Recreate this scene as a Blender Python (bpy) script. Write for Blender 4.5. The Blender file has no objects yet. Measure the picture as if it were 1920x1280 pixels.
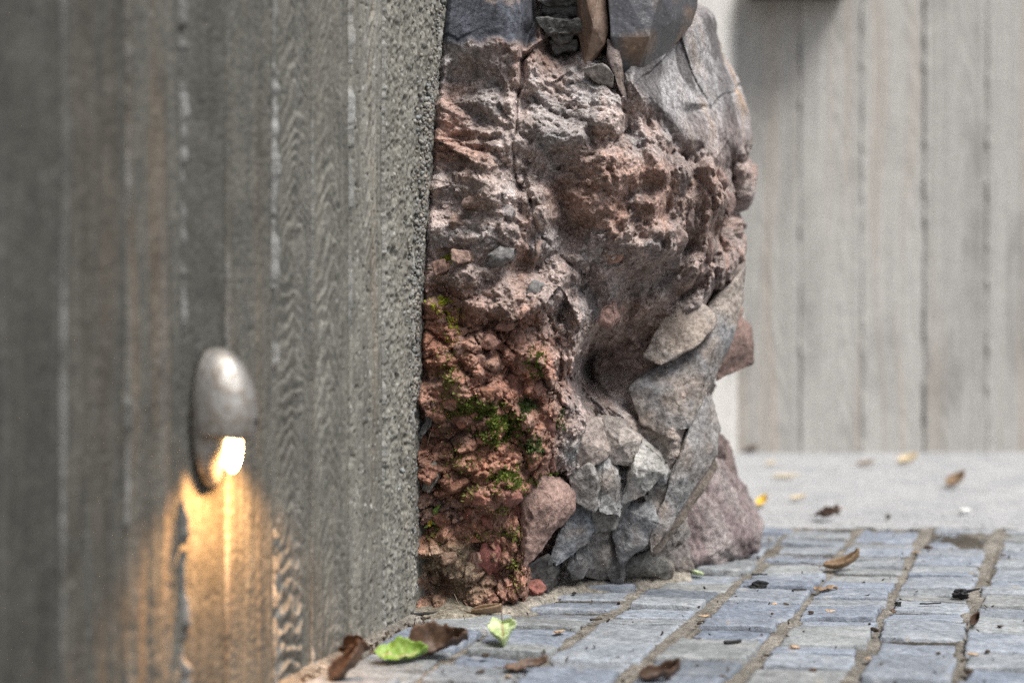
import bpy, bmesh, math, random
import numpy as np
from mathutils import Vector, Matrix

# ------------------------------------------------------------------ camera, sky, sun, exposure
SC = bpy.context.scene
COL = SC.collection
F = 1920 * 50 / 36.0            # focal length in photo pixels
CAMH = 0.45
HOR = 520.0                     # pixel row of the horizon
cam_d = bpy.data.cameras.new('camera')
cam = bpy.data.objects.new('camera', cam_d); COL.objects.link(cam)
cam.location = (0, 0, CAMH)
cam.rotation_euler = (math.radians(90), 0, 0)
cam_d.lens = 50; cam_d.sensor_width = 36; cam_d.sensor_fit = 'HORIZONTAL'
cam_d.shift_y = -120 / 1920
cam_d.clip_start = 0.02; cam_d.clip_end = 2000
cam_d.dof.use_dof = True
cam_d.dof.focus_distance = 1.93
cam_d.dof.aperture_fstop = 1.9
SC.camera = cam

SUN_EL, SUN_AZ = math.radians(60), math.radians(134)   # azimuth clockwise from +Y (behind, right)
w = bpy.data.worlds.new('World'); SC.world = w; w.use_nodes = True
nt = w.node_tree; nt.nodes.clear()
sky = nt.nodes.new('ShaderNodeTexSky'); sky.sky_type = 'NISHITA'; sky.sun_disc = False
sky.sun_elevation = SUN_EL; sky.sun_rotation = SUN_AZ
sky.air_density = 1.0; sky.dust_density = 3.0; sky.ozone_density = 1.0
hs = nt.nodes.new('ShaderNodeHueSaturation'); hs.inputs['Saturation'].default_value = 0.42
bg = nt.nodes.new('ShaderNodeBackground'); bg.inputs['Strength'].default_value = 0.080
wo = nt.nodes.new('ShaderNodeOutputWorld')
nt.links.new(sky.outputs[0], hs.inputs['Color']); nt.links.new(hs.outputs[0], bg.inputs[0]); nt.links.new(bg.outputs[0], wo.inputs[0])
sd = bpy.data.lights.new('sun', 'SUN'); sd.energy = 2.7; sd.angle = math.radians(28); sd.color = (1, 0.96, 0.9)
sun = bpy.data.objects.new('sun', sd); COL.objects.link(sun)
sdir = Vector((math.sin(SUN_AZ) * math.cos(SUN_EL), math.cos(SUN_AZ) * math.cos(SUN_EL), math.sin(SUN_EL)))
sun.rotation_euler = sdir.to_track_quat('Z', 'Y').to_euler()
SC.view_settings.view_transform = 'Standard'; SC.view_settings.look = 'None'
SC.view_settings.gamma = 1; SC.view_settings.use_curve_mapping = False
SC.view_settings.exposure = 1.0
SC.cycles.use_denoising = False          # keep the grain of the stone instead of smearing it
SC.cycles.use_adaptive_sampling = False
SC.cycles.max_bounces = 6; SC.cycles.caustics_reflective = False; SC.cycles.caustics_refractive = False
SC.cycles.sample_clamp_indirect = 3.0

RNG = random.Random(7)
NPR = np.random.RandomState(11)

# ------------------------------------------------------------------ pixel helpers
def at(px, py, Y):
    return np.array([(px - 960) / F * Y, Y, CAMH - (py - HOR) / F * Y])
def ground_at(px, py, z=0.0):
    Y = (CAMH - z) * F / (py - HOR)
    return Vector(((px - 960) / F * Y, Y, z))
WO = np.array([-0.877, 0.0]); WD = np.array([0.3679, 0.9299]); WN = np.array([0.9299, -0.3679])
def wall_Y(px):                                   # depth of the left wall's plane at a pixel column
    return 0.877 / (0.3956 - (px - 960) / F)

# ------------------------------------------------------------------ numpy noise
def _hash(ix, iy, iz, seed):
    h = (ix.astype(np.int64) * 374761393 + iy.astype(np.int64) * 668265263 + iz.astype(np.int64) * 2147483647 + seed * 974711) & 0xFFFFFFFF
    h = ((h ^ (h >> 13)) * 1274126177) & 0xFFFFFFFF
    h = ((h ^ (h >> 16)) * 2246822519) & 0xFFFFFFFF
    return ((h ^ (h >> 15)) & 0xFFFFFF) / float(0xFFFFFF)
def noise(x, y, z=None, seed=0):                  # value noise, quintic, -1..1
    x = np.asarray(x, float); y = np.asarray(y, float)
    z = np.zeros_like(x) if z is None else np.asarray(z, float)
    ix, iy, iz = np.floor(x), np.floor(y), np.floor(z)
    fx, fy, fz = x - ix, y - iy, z - iz
    s = lambda t: t * t * t * (t * (t * 6 - 15) + 10)
    u, v, q = s(fx), s(fy), s(fz)
    r = 0
    for a in (0, 1):
        for b in (0, 1):
            for c in (0, 1):
                wgt = (u if a else 1 - u) * (v if b else 1 - v) * (q if c else 1 - q)
                r = r + wgt * _hash(ix + a, iy + b, iz + c, seed)
    return r * 2 - 1
def fbm(x, y, z=None, seed=0, octv=4, gain=0.5, lac=2.03):
    r = 0; a = 1.0; n = 0
    z = np.zeros_like(np.asarray(x, float)) if z is None else z
    for o in range(octv):
        r = r + a * noise(x, y, z, seed + o * 17); n += a
        x, y, z = x * lac + 3.1, y * lac + 1.7, z * lac + 5.3; a *= gain
    return r / n
def lumps(x, y, seed=0, tilt=0.8, k=1.0, off=0.5, R=1, bias=1.0):
    """upper envelope of tilted caps, one per jittered cell -> (height, crease width, cell random)"""
    ra_ = 0.35 + seed * 1.7; x, y = x * math.cos(ra_) - y * math.sin(ra_), x * math.sin(ra_) + y * math.cos(ra_)
    bxr, byr = 0.45 * bias * math.sin(ra_), -0.45 * bias * math.cos(ra_)
    ix, iy = np.floor(x), np.floor(y)
    h1 = np.full(x.shape, -1e9); h2 = np.full(x.shape, -1e9); cid = np.zeros(x.shape)
    zz = np.zeros_like(ix)
    for a in range(-R, R + 1):
        for b in range(-R, R + 1):
            cx, cy = ix + a, iy + b
            jx = cx + 0.15 + 0.7 * _hash(cx, cy, zz, seed); jy = cy + 0.15 + 0.7 * _hash(cx, cy, zz, seed + 1)
            gx = (_hash(cx, cy, zz, seed + 2) - 0.5) * 2 * tilt + bxr; gy = (_hash(cx, cy, zz, seed + 3) - 0.5) * 2 * tilt + byr
            o = _hash(cx, cy, zz, seed + 4)
            dx, dy = x - jx, y - jy
            h = o * off + gx * dx + gy * dy - k * (dx * dx + dy * dy)
            up = h > h1
            h2 = np.where(up, h1, np.maximum(h2, h))
            cid = np.where(up, _hash(cx, cy, zz, seed + 5), cid)
            h1 = np.where(up, h, h1)
    return h1, h1 - h2, cid
def sstep(a, b, x):
    t = np.clip((x - a) / (b - a), 0, 1); return t * t * (3 - 2 * t)
def seg_dist(px, py, pts):
    d = np.full(px.shape, 1e9); tt = np.zeros(px.shape); n = len(pts) - 1
    for i in range(n):
        (x0, y0), (x1, y1) = pts[i], pts[i + 1]
        L = (x1 - x0) ** 2 + (y1 - y0) ** 2
        t = np.clip(((px - x0) * (x1 - x0) + (py - y0) * (y1 - y0)) / L, 0, 1)
        e = np.hypot(px - x0 - t * (x1 - x0), py - y0 - t * (y1 - y0))
        m = e < d; d = np.where(m, e, d); tt = np.where(m, (i + t) / n, tt)
    return d, tt
def mixc(c, col, m):
    return c * (1 - m[..., None]) + np.array(col) * m[..., None]
def blob(px, py, cx, cy, rx, ry, p=1.0):
    return np.exp(-(((px - cx) / rx) ** 2 + ((py - cy) / ry) ** 2) ** p)

# ------------------------------------------------------------------ mesh helpers
def grid_mesh(name, P, C=None, mat=None, smooth=True, flip=False):
    R, K = P.shape[:2]
    me = bpy.data.meshes.new(name)
    me.vertices.add(R * K); me.vertices.foreach_set('co', np.ascontiguousarray(P, dtype=np.float32).ravel())
    i = np.arange(R * K).reshape(R, K)
    q = np.stack([i[:-1, :-1], i[:-1, 1:], i[1:, 1:], i[1:, :-1]], -1).reshape(-1, 4)
    if flip: q = q[:, ::-1]
    n = len(q)
    me.loops.add(n * 4); me.loops.foreach_set('vertex_index', np.ascontiguousarray(q, dtype=np.int32).ravel())
    me.polygons.add(n); me.polygons.foreach_set('loop_start', np.arange(0, n * 4, 4, dtype=np.int32))
    me.polygons.foreach_set('use_smooth', np.full(n, smooth))
    me.update(calc_edges=True)
    if C is not None: set_col(me, C.reshape(-1, 3))
    if mat: me.materials.append(mat)
    return me
def tri_mesh(name, V, T, C=None, mat=None, smooth=False):
    V = np.asarray(V); T = np.asarray(T); n = len(T); k = T.shape[1]
    me = bpy.data.meshes.new(name)
    me.vertices.add(len(V)); me.vertices.foreach_set('co', np.ascontiguousarray(V, dtype=np.float32).ravel())
    me.loops.add(n * k); me.loops.foreach_set('vertex_index', np.ascontiguousarray(T, dtype=np.int32).ravel())
    me.polygons.add(n); me.polygons.foreach_set('loop_start', np.arange(0, n * k, k, dtype=np.int32))
    me.polygons.foreach_set('use_smooth', np.full(n, smooth))
    me.update(calc_edges=True)
    if C is not None: set_col(me, np.asarray(C))
    if mat: me.materials.append(mat)
    return me
def set_col(me, C):
    a = me.color_attributes.new('Col', 'FLOAT_COLOR', 'POINT')
    A = np.ones((len(C), 4), np.float32); A[:, :3] = np.clip(C, 0, 1); a.data.foreach_set('color', A.ravel())
def bm_mesh(name, bm, mat=None, smooth=False, col=None):
    me = bpy.data.meshes.new(name); bm.to_mesh(me); bm.free()
    if smooth: me.polygons.foreach_set('use_smooth', np.ones(len(me.polygons), bool))
    if col is not None: set_col(me, np.tile(np.array(col), (len(me.vertices), 1)))
    if mat: me.materials.append(mat)
    return me
def link(name, data, parent=None, loc=None):
    o = bpy.data.objects.new(name, data); COL.objects.link(o)
    if parent: o.parent = parent
    if loc is not None: o.location = loc
    return o
def tag(o, label=None, cat=None, group=None, kind=None):
    if label: o['label'] = label
    if cat: o['category'] = cat
    if group: o['group'] = group
    if kind: o['kind'] = kind
    return o

# ------------------------------------------------------------------ materials
class NT:
    def __init__(s, name):
        s.m = bpy.data.materials.new(name); s.m.use_nodes = True
        s.t = s.m.node_tree; s.t.nodes.clear()
        s.out = s.n('ShaderNodeOutputMaterial'); s.b = s.n('ShaderNodeBsdfPrincipled')
        s.l(s.b.outputs[0], s.out.inputs[0])
        s.tc = s.n('ShaderNodeTexCoord')
    def n(s, k, **kw):
        x = s.t.nodes.new(k)
        for a, v in kw.items(): setattr(x, a, v)
        return x
    def l(s, a, b): s.t.links.new(a, b)
    def noise(s, scale, detail=6, rough=0.6, vec=None, dist=0):
        x = s.n('ShaderNodeTexNoise'); x.inputs['Scale'].default_value = scale; x.inputs['Detail'].default_value = detail
        x.inputs['Roughness'].default_value = rough; x.inputs['Distortion'].default_value = dist
        s.l(vec or s.tc.outputs['Object'], x.inputs['Vector']); return x
    def ramp(s, inp, stops):
        r = s.n('ShaderNodeValToRGB'); e = r.color_ramp.elements
        while len(e) < len(stops): e.new(0.5)
        for el, (p, c) in zip(e, stops):
            el.position = p; el.color = (c, c, c, 1) if np.isscalar(c) else (*c, 1)
        s.l(inp, r.inputs[0]); return r
    def mix(s, a, b, fac, mode='MIX'):
        x = s.n('ShaderNodeMix', data_type='RGBA', blend_type=mode)
        for inp, v in ((x.inputs[0], fac), (x.inputs[6], a), (x.inputs[7], b)):
            if hasattr(v, 'links'): s.l(v, inp)
            elif np.isscalar(v): inp.default_value = v
            else: inp.default_value = (*v, 1)
        return x.outputs[2]
    def bump(s, h, dist, strength=1.0, nrm=None):
        x = s.n('ShaderNodeBump'); x.inputs['Distance'].default_value = dist; x.inputs['Strength'].default_value = strength
        s.l(h, x.inputs['Height'])
        if nrm: s.l(nrm, x.inputs['Normal'])
        return x.outputs[0]
    def set(s, **kw):
        for k, v in kw.items():
            i = s.b.inputs[k]
            if hasattr(v, 'links'): s.l(v, i)
            else: i.default_value = v

def attr_stone(name, rough=0.88, var=0.55, bumpd=0.0016, fine=420, spec=0.3, speck=0.45):
    t = NT(name)
    a = t.n('ShaderNodeAttribute', attribute_name='Col')
    n1 = t.noise(26, 8, 0.65); n2 = t.noise(150, 8, 0.7); n3 = t.noise(fine, 5, 0.7)
    r1 = t.ramp(n1.outputs[0], [(0.3, 1 - var * 0.55), (0.7, 1 + var * 0.35)])
    r2 = t.ramp(n2.outputs[0], [(0.36, 1 - var * 0.75), (0.64, 1 + var * 0.5)])
    c = t.mix(a.outputs[0], r1.outputs[0], 1.0, 'MULTIPLY')
    c = t.mix(c, r2.outputs[0], 1.0, 'MULTIPLY')
    g = t.ramp(n3.outputs[0], [(0.56, 0.0), (0.7, 1.0)])
    gm = t.n('ShaderNodeMath', operation='MULTIPLY'); t.l(g.outputs[0], gm.inputs[0]); gm.inputs[1].default_value = speck * var
    c = t.mix(c, (0.5, 0.47, 0.44), gm.outputs[0])
    b1 = t.bump(n2.outputs[0], bumpd * 2.2, 0.8); b2 = t.bump(n3.outputs[0], bumpd, 0.8, b1)
    t.set(**{'Base Color': c, 'Roughness': rough, 'Normal': b2, 'Specular IOR Level': spec})
    return t.m
M = {}
M['rock'] = attr_stone('weathered_rock', 0.9, 0.8, 0.0026, speck=0.16)
M['bed'] = attr_stone('mortar_soil_and_joint_shade', 0.92, 0.7, 0.003, 330)
M['slab'] = attr_stone('broken_slab', 0.72, 0.78, 0.0016, 340, 0.35, speck=0.2)
M['skin'] = attr_stone('patinated_skin', 0.36, 0.45, 0.0004, 200, 0.6)
M['stone'] = attr_stone('red_stone', 0.85, 0.65, 0.0018, speck=0.16)
M['concrete'] = attr_stone('board_marked_concrete', 0.8, 0.42, 0.0007, 700, 0.35)
M['pale_concrete'] = attr_stone('pale_board_marked_concrete', 0.85, 0.2, 0.0006, 300, 0.3)
M['aggregate'] = attr_stone('exposed_aggregate', 0.6, 0.35, 0.0004, 900, 0.45)

def mat_sett():
    t = NT('slate_sett')
    a = t.n('ShaderNodeAttribute', attribute_name='Col')
    mp = t.n('ShaderNodeMapping'); mp.inputs['Scale'].default_value = (1, 1.0, 1); t.l(t.tc.outputs['Object'], mp.inputs[0])
    mp.inputs['Scale'].default_value = (1, 1.5, 1)
    n1 = t.noise(20, 8, 0.7, mp.outputs[0], 0.4); n2 = t.noise(110, 7, 0.7, mp.outputs[0]); n3 = t.noise(600, 3, 0.6)
    c = t.mix(a.outputs[0], t.ramp(n1.outputs[0], [(0.3, 0.72), (0.72, 1.22)]).outputs[0], 1, 'MULTIPLY')
    c = t.mix(c, t.ramp(n2.outputs[0], [(0.36, 0.62), (0.62, 1.2)]).outputs[0], 1, 'MULTIPLY')
    s = t.ramp(n1.outputs[0], [(0.54, 0), (0.68, 0.6)])
    c = t.mix(c, (0.36, 0.365, 0.37), s.outputs[0])
    s2 = t.ramp(t.noise(31, 6, 0.7).outputs[0], [(0.60, 0), (0.70, 0.6)]); c = t.mix(c, (0.34, 0.29, 0.235), s2.outputs[0])
    r = t.ramp(n2.outputs[0], [(0.3, 0.42), (0.7, 0.66)])
    b1 = t.bump(n1.outputs[0], 0.0025, 0.7); b2 = t.bump(n2.outputs[0], 0.003, 0.8, b1); b3 = t.bump(n3.outputs[0], 0.0004, 0.6, b2)
    t.set(**{'Base Color': c, 'Roughness': r.outputs[0], 'Normal': b3, 'Specular IOR Level': 0.5}); return t.m
M['sett'] = mat_sett()
def mat_plain(name, c1, c2, scale, rough=0.85, bumpd=0.002, fine=500, spec=0.3, speck=0.0):
    t = NT(name)
    n1 = t.noise(scale, 8, 0.65); n2 = t.noise(fine, 6, 0.75)
    c = t.mix(c1, c2, t.ramp(n1.outputs[0], [(0.35, 0), (0.68, 1)]).outputs[0])
    c = t.mix(c, t.ramp(n2.outputs[0], [(0.3, 0.7), (0.7, 1.25)]).outputs[0], 1, 'MULTIPLY')
    if speck:
        v = t.n('ShaderNodeTexVoronoi'); v.inputs['Scale'].default_value = 260; t.l(t.tc.outputs['Object'], v.inputs['Vector'])
        bw = t.n('ShaderNodeRGBToBW'); t.l(v.outputs['Color'], bw.inputs[0]); c = t.mix(c, bw.outputs[0], speck, 'SOFT_LIGHT')
    b = t.bump(n2.outputs[0], bumpd, 0.9)
    t.set(**{'Base Color': c, 'Roughness': rough, 'Normal': b, 'Specular IOR Level': spec}); return t.m
M['mortar'] = mat_plain('sandy_mortar', (0.22, 0.20, 0.172), (0.335, 0.315, 0.285), 24, 0.9, 0.003, 300, 0.3, 0.5)
M['asphalt'] = mat_plain('worn_pale_asphalt', (0.27, 0.28, 0.295), (0.36, 0.365, 0.375), 9, 0.7, 0.0025, 260, 0.4, 0.6)
M['ground'] = mat_plain('grey_ground', (0.2, 0.19, 0.18), (0.26, 0.25, 0.24), 3, 0.9)
M['char'] = mat_plain('charcoal', (0.006, 0.006, 0.007), (0.02, 0.02, 0.022), 200, 0.6, 0.0008, 900)
M['chip'] = mat_plain('dry_wood_chip', (0.27, 0.18, 0.115), (0.48, 0.37, 0.27), 120, 0.8, 0.0004)
M['twig'] = mat_plain('dark_twig', (0.03, 0.022, 0.017), (0.07, 0.05, 0.035), 120, 0.8, 0.0005)
M['box_dark'] = mat_plain('dark_brown_timber', (0.03, 0.022, 0.016), (0.05, 0.036, 0.026), 20, 0.7)
M['white_chip'] = mat_plain('white_pebble', (0.6, 0.6, 0.58), (0.72, 0.72, 0.7), 60, 0.7, 0.0004)
def mat_leaf(name, c1, c2, c3, trans=0.25, rough=0.5):
    t = NT(name)
    a = t.n('ShaderNodeAttribute', attribute_name='Col')          # r: across the midrib, g: along, b: vein
    sx = t.n('ShaderNodeSeparateColor'); t.l(a.outputs[0], sx.inputs[0])
    n1 = t.noise(60, 6, 0.65); n2 = t.noise(300, 5, 0.6)
    c = t.mix(c1, c2, t.ramp(n1.outputs[0], [(0.38, 0), (0.62, 1)]).outputs[0])
    c = t.mix(c, c3, sx.outputs[2])
    c = t.mix(c, t.ramp(n2.outputs[0], [(0.3, 0.75), (0.7, 1.2)]).outputs[0], 1, 'MULTIPLY')
    t.set(**{'Base Color': c, 'Roughness': rough, 'Normal': t.bump(n2.outputs[0], 0.0006, 0.8)})
    tr = t.n('ShaderNodeBsdfTranslucent'); t.l(c, tr.inputs[0])
    mx = t.n('ShaderNodeMixShader'); mx.inputs[0].default_value = trans
    t.l(t.b.outputs[0], mx.inputs[1]); t.l(tr.outputs[0], mx.inputs[2]); t.l(mx.outputs[0], t.out.inputs[0])
    return t.m
M['leaf_green'] = mat_leaf('fresh_green_leaf', (0.19, 0.34, 0.05), (0.30, 0.45, 0.12), (0.42, 0.36, 0.22))
M['leaf_pale'] = mat_leaf('pale_green_leaf', (0.50, 0.62, 0.30), (0.66, 0.72, 0.50), (0.36, 0.24, 0.12))
M['leaf_brown'] = mat_leaf('dry_brown_leaf', (0.06, 0.036, 0.024), (0.15, 0.09, 0.058), (0.09, 0.05, 0.03), 0.1, 0.6)
M['leaf_tan'] = mat_leaf('dry_tan_leaf', (0.22, 0.14, 0.08), (0.36, 0.25, 0.155), (0.13, 0.08, 0.05), 0.2, 0.6)
M['leaf_yellow'] = mat_leaf('yellow_leaf', (0.75, 0.48, 0.03), (0.8, 0.6, 0.1), (0.5, 0.3, 0.05))
M['leaf_cream'] = mat_leaf('bleached_leaf', (0.62, 0.50, 0.30), (0.7, 0.6, 0.42), (0.5, 0.38, 0.22))
def mat_moss():
    t = NT('moss'); a = t.n('ShaderNodeAttribute', attribute_name='Col')
    t.set(**{'Base Color': a.outputs[0], 'Roughness': 0.7})
    tr = t.n('ShaderNodeBsdfTranslucent'); t.l(a.outputs[0], tr.inputs[0])
    mx = t.n('ShaderNodeMixShader'); mx.inputs[0].default_value = 0.3
    t.l(t.b.outputs[0], mx.inputs[1]); t.l(tr.outputs[0], mx.inputs[2]); t.l(mx.outputs[0], t.out.inputs[0]); return t.m
M['moss'] = mat_moss()
def mat_metal():
    t = NT('cast_metal'); n = t.noise(90, 6, 0.6); n2 = t.noise(30, 4, 0.6)
    c = t.mix((0.22, 0.21, 0.195), (0.45, 0.435, 0.415), n2.outputs[0])
    c = t.mix(c, (0.15, 0.115, 0.085), t.ramp(n.outputs[0], [(0.46, 0), (0.66, 0.75)]).outputs[0])
    t.set(**{'Base Color': c, 'Metallic': 0.75, 'Roughness': t.ramp(n.outputs[0], [(0.3, 0.38), (0.7, 0.6)]).outputs[0],
             'Normal': t.bump(n.outputs[0], 0.002, 0.7)}); return t.m
M['metal'] = mat_metal()
def mat_glow():
    t = NT('lit_lens'); t.set(**{'Base Color': (1, 0.8, 0.5, 1), 'Emission Color': (1, 0.66, 0.30, 1), 'Emission Strength': 9.0}); return t.m
M['glow'] = mat_glow()

# ------------------------------------------------------------------ ground
def sheet(name, x0, x1, y0, y1, z, mat):
    bm = bmesh.new(); v = [bm.verts.new(p) for p in ((x0, y0, z), (x1, y0, z), (x1, y1, z), (x0, y1, z))]; bm.faces.new(v)
    return tag(link(name, bm_mesh(name, bm, mat)), kind='structure')
sheet('ground', -300, 300, -300, 300, -0.06, M['ground'])
# worn asphalt lane beyond the setts
NX, NY = 150, 90
gx, gy = np.meshgrid(np.linspace(-0.9, 4.2, NX), np.linspace(2.50, 3.80, NY))
gz = -0.004 + 0.003 * fbm(gx * 6, gy * 6, seed=5) + 0.0015 * noise(gx * 40, gy * 40, seed=6)
lane = tag(link('lane', grid_mesh('lane', np.stack([gx, gy, gz], -1), None, M['asphalt'])), kind='structure')

# sett paving: courses run parallel to the left wall
pave = tag(link('sett_pavement', None), kind='structure')
us = np.concatenate([np.arange(0.8, 1.5, 0.03), np.arange(1.5, 2.60, 0.0045)])
ws = np.concatenate([np.arange(-0.02, 1.25, 0.0045), np.arange(1.25, 2.6, 0.04)])
gs, gt = np.meshgrid(ws, us)           # gs: metres right of the wall line (along X), gt: depth
bx = WO[0] + 0.3956 * gt + gs; by = gt
bz = -0.0095 + 0.003 * fbm(bx * 22, by * 22, seed=21) + 0.0022 * fbm(bx * 120, by * 120, seed=22, octv=3)
bz += 0.006 * sstep(2.15, 2.5, by)
bz += 0.004 * np.clip(noise(bx * 9, by * 9, seed=23), 0, 1)
bz += 0.012 * np.exp(-(gs / 0.02) ** 2)
ph_ = (gs - 0.006 * np.sin(gt * 5 + np.floor((gs - 0.022) / 0.1215) * 1.3) - 0.022) / 0.1215; fr_ = (ph_ - np.floor(ph_)) * 0.1215
course = np.maximum(sstep(0.094, 0.100, fr_), sstep(0.006, 0.0, fr_)); course = np.maximum(course, sstep(0.03, 0.02, gs))     # sandy mortar in the course joints; cross joints painted soil-dark for gap shade
course = np.clip(np.maximum(course, sstep(2.2, 2.45, by) * 0.6 * (noise(bx * 12, by * 12, seed=29) > 0)), 0, 1)
bz = bz + 0.0035 * course
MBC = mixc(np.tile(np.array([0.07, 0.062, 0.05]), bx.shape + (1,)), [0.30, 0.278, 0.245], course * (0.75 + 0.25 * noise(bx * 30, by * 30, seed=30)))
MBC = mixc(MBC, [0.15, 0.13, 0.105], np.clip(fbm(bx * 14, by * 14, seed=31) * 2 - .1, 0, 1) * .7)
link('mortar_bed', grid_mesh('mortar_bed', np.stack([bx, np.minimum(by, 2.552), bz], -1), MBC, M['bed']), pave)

def sett_mesh(poly, seed, tone):
    """poly: 4 corners (ccw) in world XY; a cleft stone with rounded, chipped edges"""
    n, m = 11, 9
    un = np.array([0, .018, .06, .18, .3, .42, .55, .68, .8, .92, .982, 1]); vn = np.array([0, .022, .08, .22, .38, .55, .72, .9, .978, 1])
    n, m = len(un), len(vn); u, v = np.meshgrid(un, vn)
    c = [np.array(p) for p in poly]
    P2 = (c[0][None, None] * ((1 - u) * (1 - v))[..., None] + c[1] * (u * (1 - v))[..., None] + c[2] * (u * v)[..., None] + c[3] * ((1 - u) * v)[..., None])
    edge = np.minimum(np.minimum(u, 1 - u) * 1.2, np.minimum(v, 1 - v))
    ux = (c[1] - c[0]); vx = (c[3] - c[0])
    jit = 0.0034
    onb = (edge < 1e-6)
    X, Y = P2[..., 0].copy(), P2[..., 1].copy()
    X += jit * fbm(X * 95 + seed, Y * 95, seed=seed % 97, octv=4, gain=.65) * 1.3
    Y += jit * 0.8 * fbm(X * 95, Y * 95 + seed, seed=seed % 89 + 5, octv=4, gain=.65) * 1.3
    rr = np.random.RandomState(seed)
    z = 0.0024 * rr.randn() + (u - 0.5) * 0.0028 * rr.randn() + (v - 0.5) * 0.0022 * rr.randn()
    st = np.clip(fbm(X * 18, Y * 40, seed=seed % 71, octv=3), -1, 1)
    z = z + 0.0022 * np.round(st * 2.6) / 2.6 + 0.0010 * fbm(X * 90, Y * 90, seed=3, octv=2)
    z = z - 0.0024 * np.exp(-(edge / 0.014) ** 2)
    top = np.stack([X, Y, z], -1)
    V = list(top.reshape(-1, 3)); T = []
    idx = np.arange(n * m).reshape(m, n)
    for j in range(m - 1):
        for i in range(n - 1): T.append([idx[j, i], idx[j, i + 1], idx[j + 1, i + 1], idx[j + 1, i]])
    ring = list(idx[0, :-1]) + list(idx[:-1, -1]) + list(idx[-1, :0:-1]) + list(idx[:0:-1, 0])
    base = len(V); cen = top.reshape(-1, 3).mean(0)
    for r in ring:
        p = V[r]; V.append(np.array([p[0] + (p[0] - cen[0]) * 0.03, p[1] + (p[1] - cen[1]) * 0.03, -0.03]))
    k = len(ring)
    for i in range(k): T.append([ring[(i + 1) % k], ring[i], base + i, base + (i + 1) % k])
    C = np.tile(np.array(tone), (len(V), 1)); C[base:] = (0.05, 0.045, 0.04)  # sides painted dirt-dark towards the foot, standing in for shade in the joints
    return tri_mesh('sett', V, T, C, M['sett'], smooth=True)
joint_x = [0.028]
ci = 0
pitch = 0.1215
for ci in range(-1, 13):
    s0 = 0.022 + ci * pitch; s1 = s0 + pitch - 0.020
    if ci == -1: s0 = 0.0; s1 = 0.012
    if s1 - s0 < 0.03: continue
    y = 1.28 + RNG.uniform(0, 0.08)
    yend = 2.548 - RNG.uniform(0, 0.028)
    while y < yend - 0.028:
        L = RNG.choice([0.042, 0.05, 0.058, 0.066, 0.076, 0.09]) + RNG.uniform(-0.006, 0.006)
        ye = min(y + L, yend)
        if yend - ye < 0.035: ye = yend
        bow = lambda yy: 0.006 * math.sin(yy * 5 + ci * 1.3)
        g = RNG.uniform(0.0036, 0.0075)
        sk = RNG.uniform(-0.006, 0.006) - 0.010
        e0, e1 = RNG.uniform(-0.005, 0.004), RNG.uniform(-0.004, 0.006)
        def W(s, yy): return (WO[0] + 0.3956 * yy + s + bow(yy), yy)
        poly = [W(s0 + e0, y + g), W(s1 + e1, y + g + sk), W(s1 + e1 + RNG.uniform(-.004, .004), ye - g + sk), W(s0 + e0 + RNG.uniform(-.004, .004), ye - g)]
        poly = [(a, min(b, 2.549)) for a, b in poly]
        cx = sum(p[0] for p in poly) / 4; cy = sum(p[1] for p in poly) / 4
        pxc = 960 + cx / cy * F
        # hidden under the boulder or out of the picture
        if pxc < 2080 and cy > 1.45:
            tv = RNG.uniform(0.84, 1.16); wm = RNG.uniform(-0.016, 0.022)
            tone = (0.218 * tv + wm, 0.244 * tv + wm * 0.5, 0.282 * tv - wm)
            if RNG.random() < 0.03: tone = (0.13, 0.15, 0.18)
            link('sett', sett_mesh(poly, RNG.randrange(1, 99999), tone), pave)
        y = ye
print('setts', len(pave.children))

# ------------------------------------------------------------------ left wall: board-marked concrete, one mesh per board imprint
wall = tag(link('concrete_wall', None, loc=(0, 0, 0)), 'dark grey rough board marked concrete wall with a lit lamp and the boulder grown out of it', 'wall')
JY = [1.23 + 0.0815 * k for k in range(-28, 31)]
JY = [j for j in JY if j < 3.62] + [3.69]
CONC = np.array([0.144, 0.141, 0.124])
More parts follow.
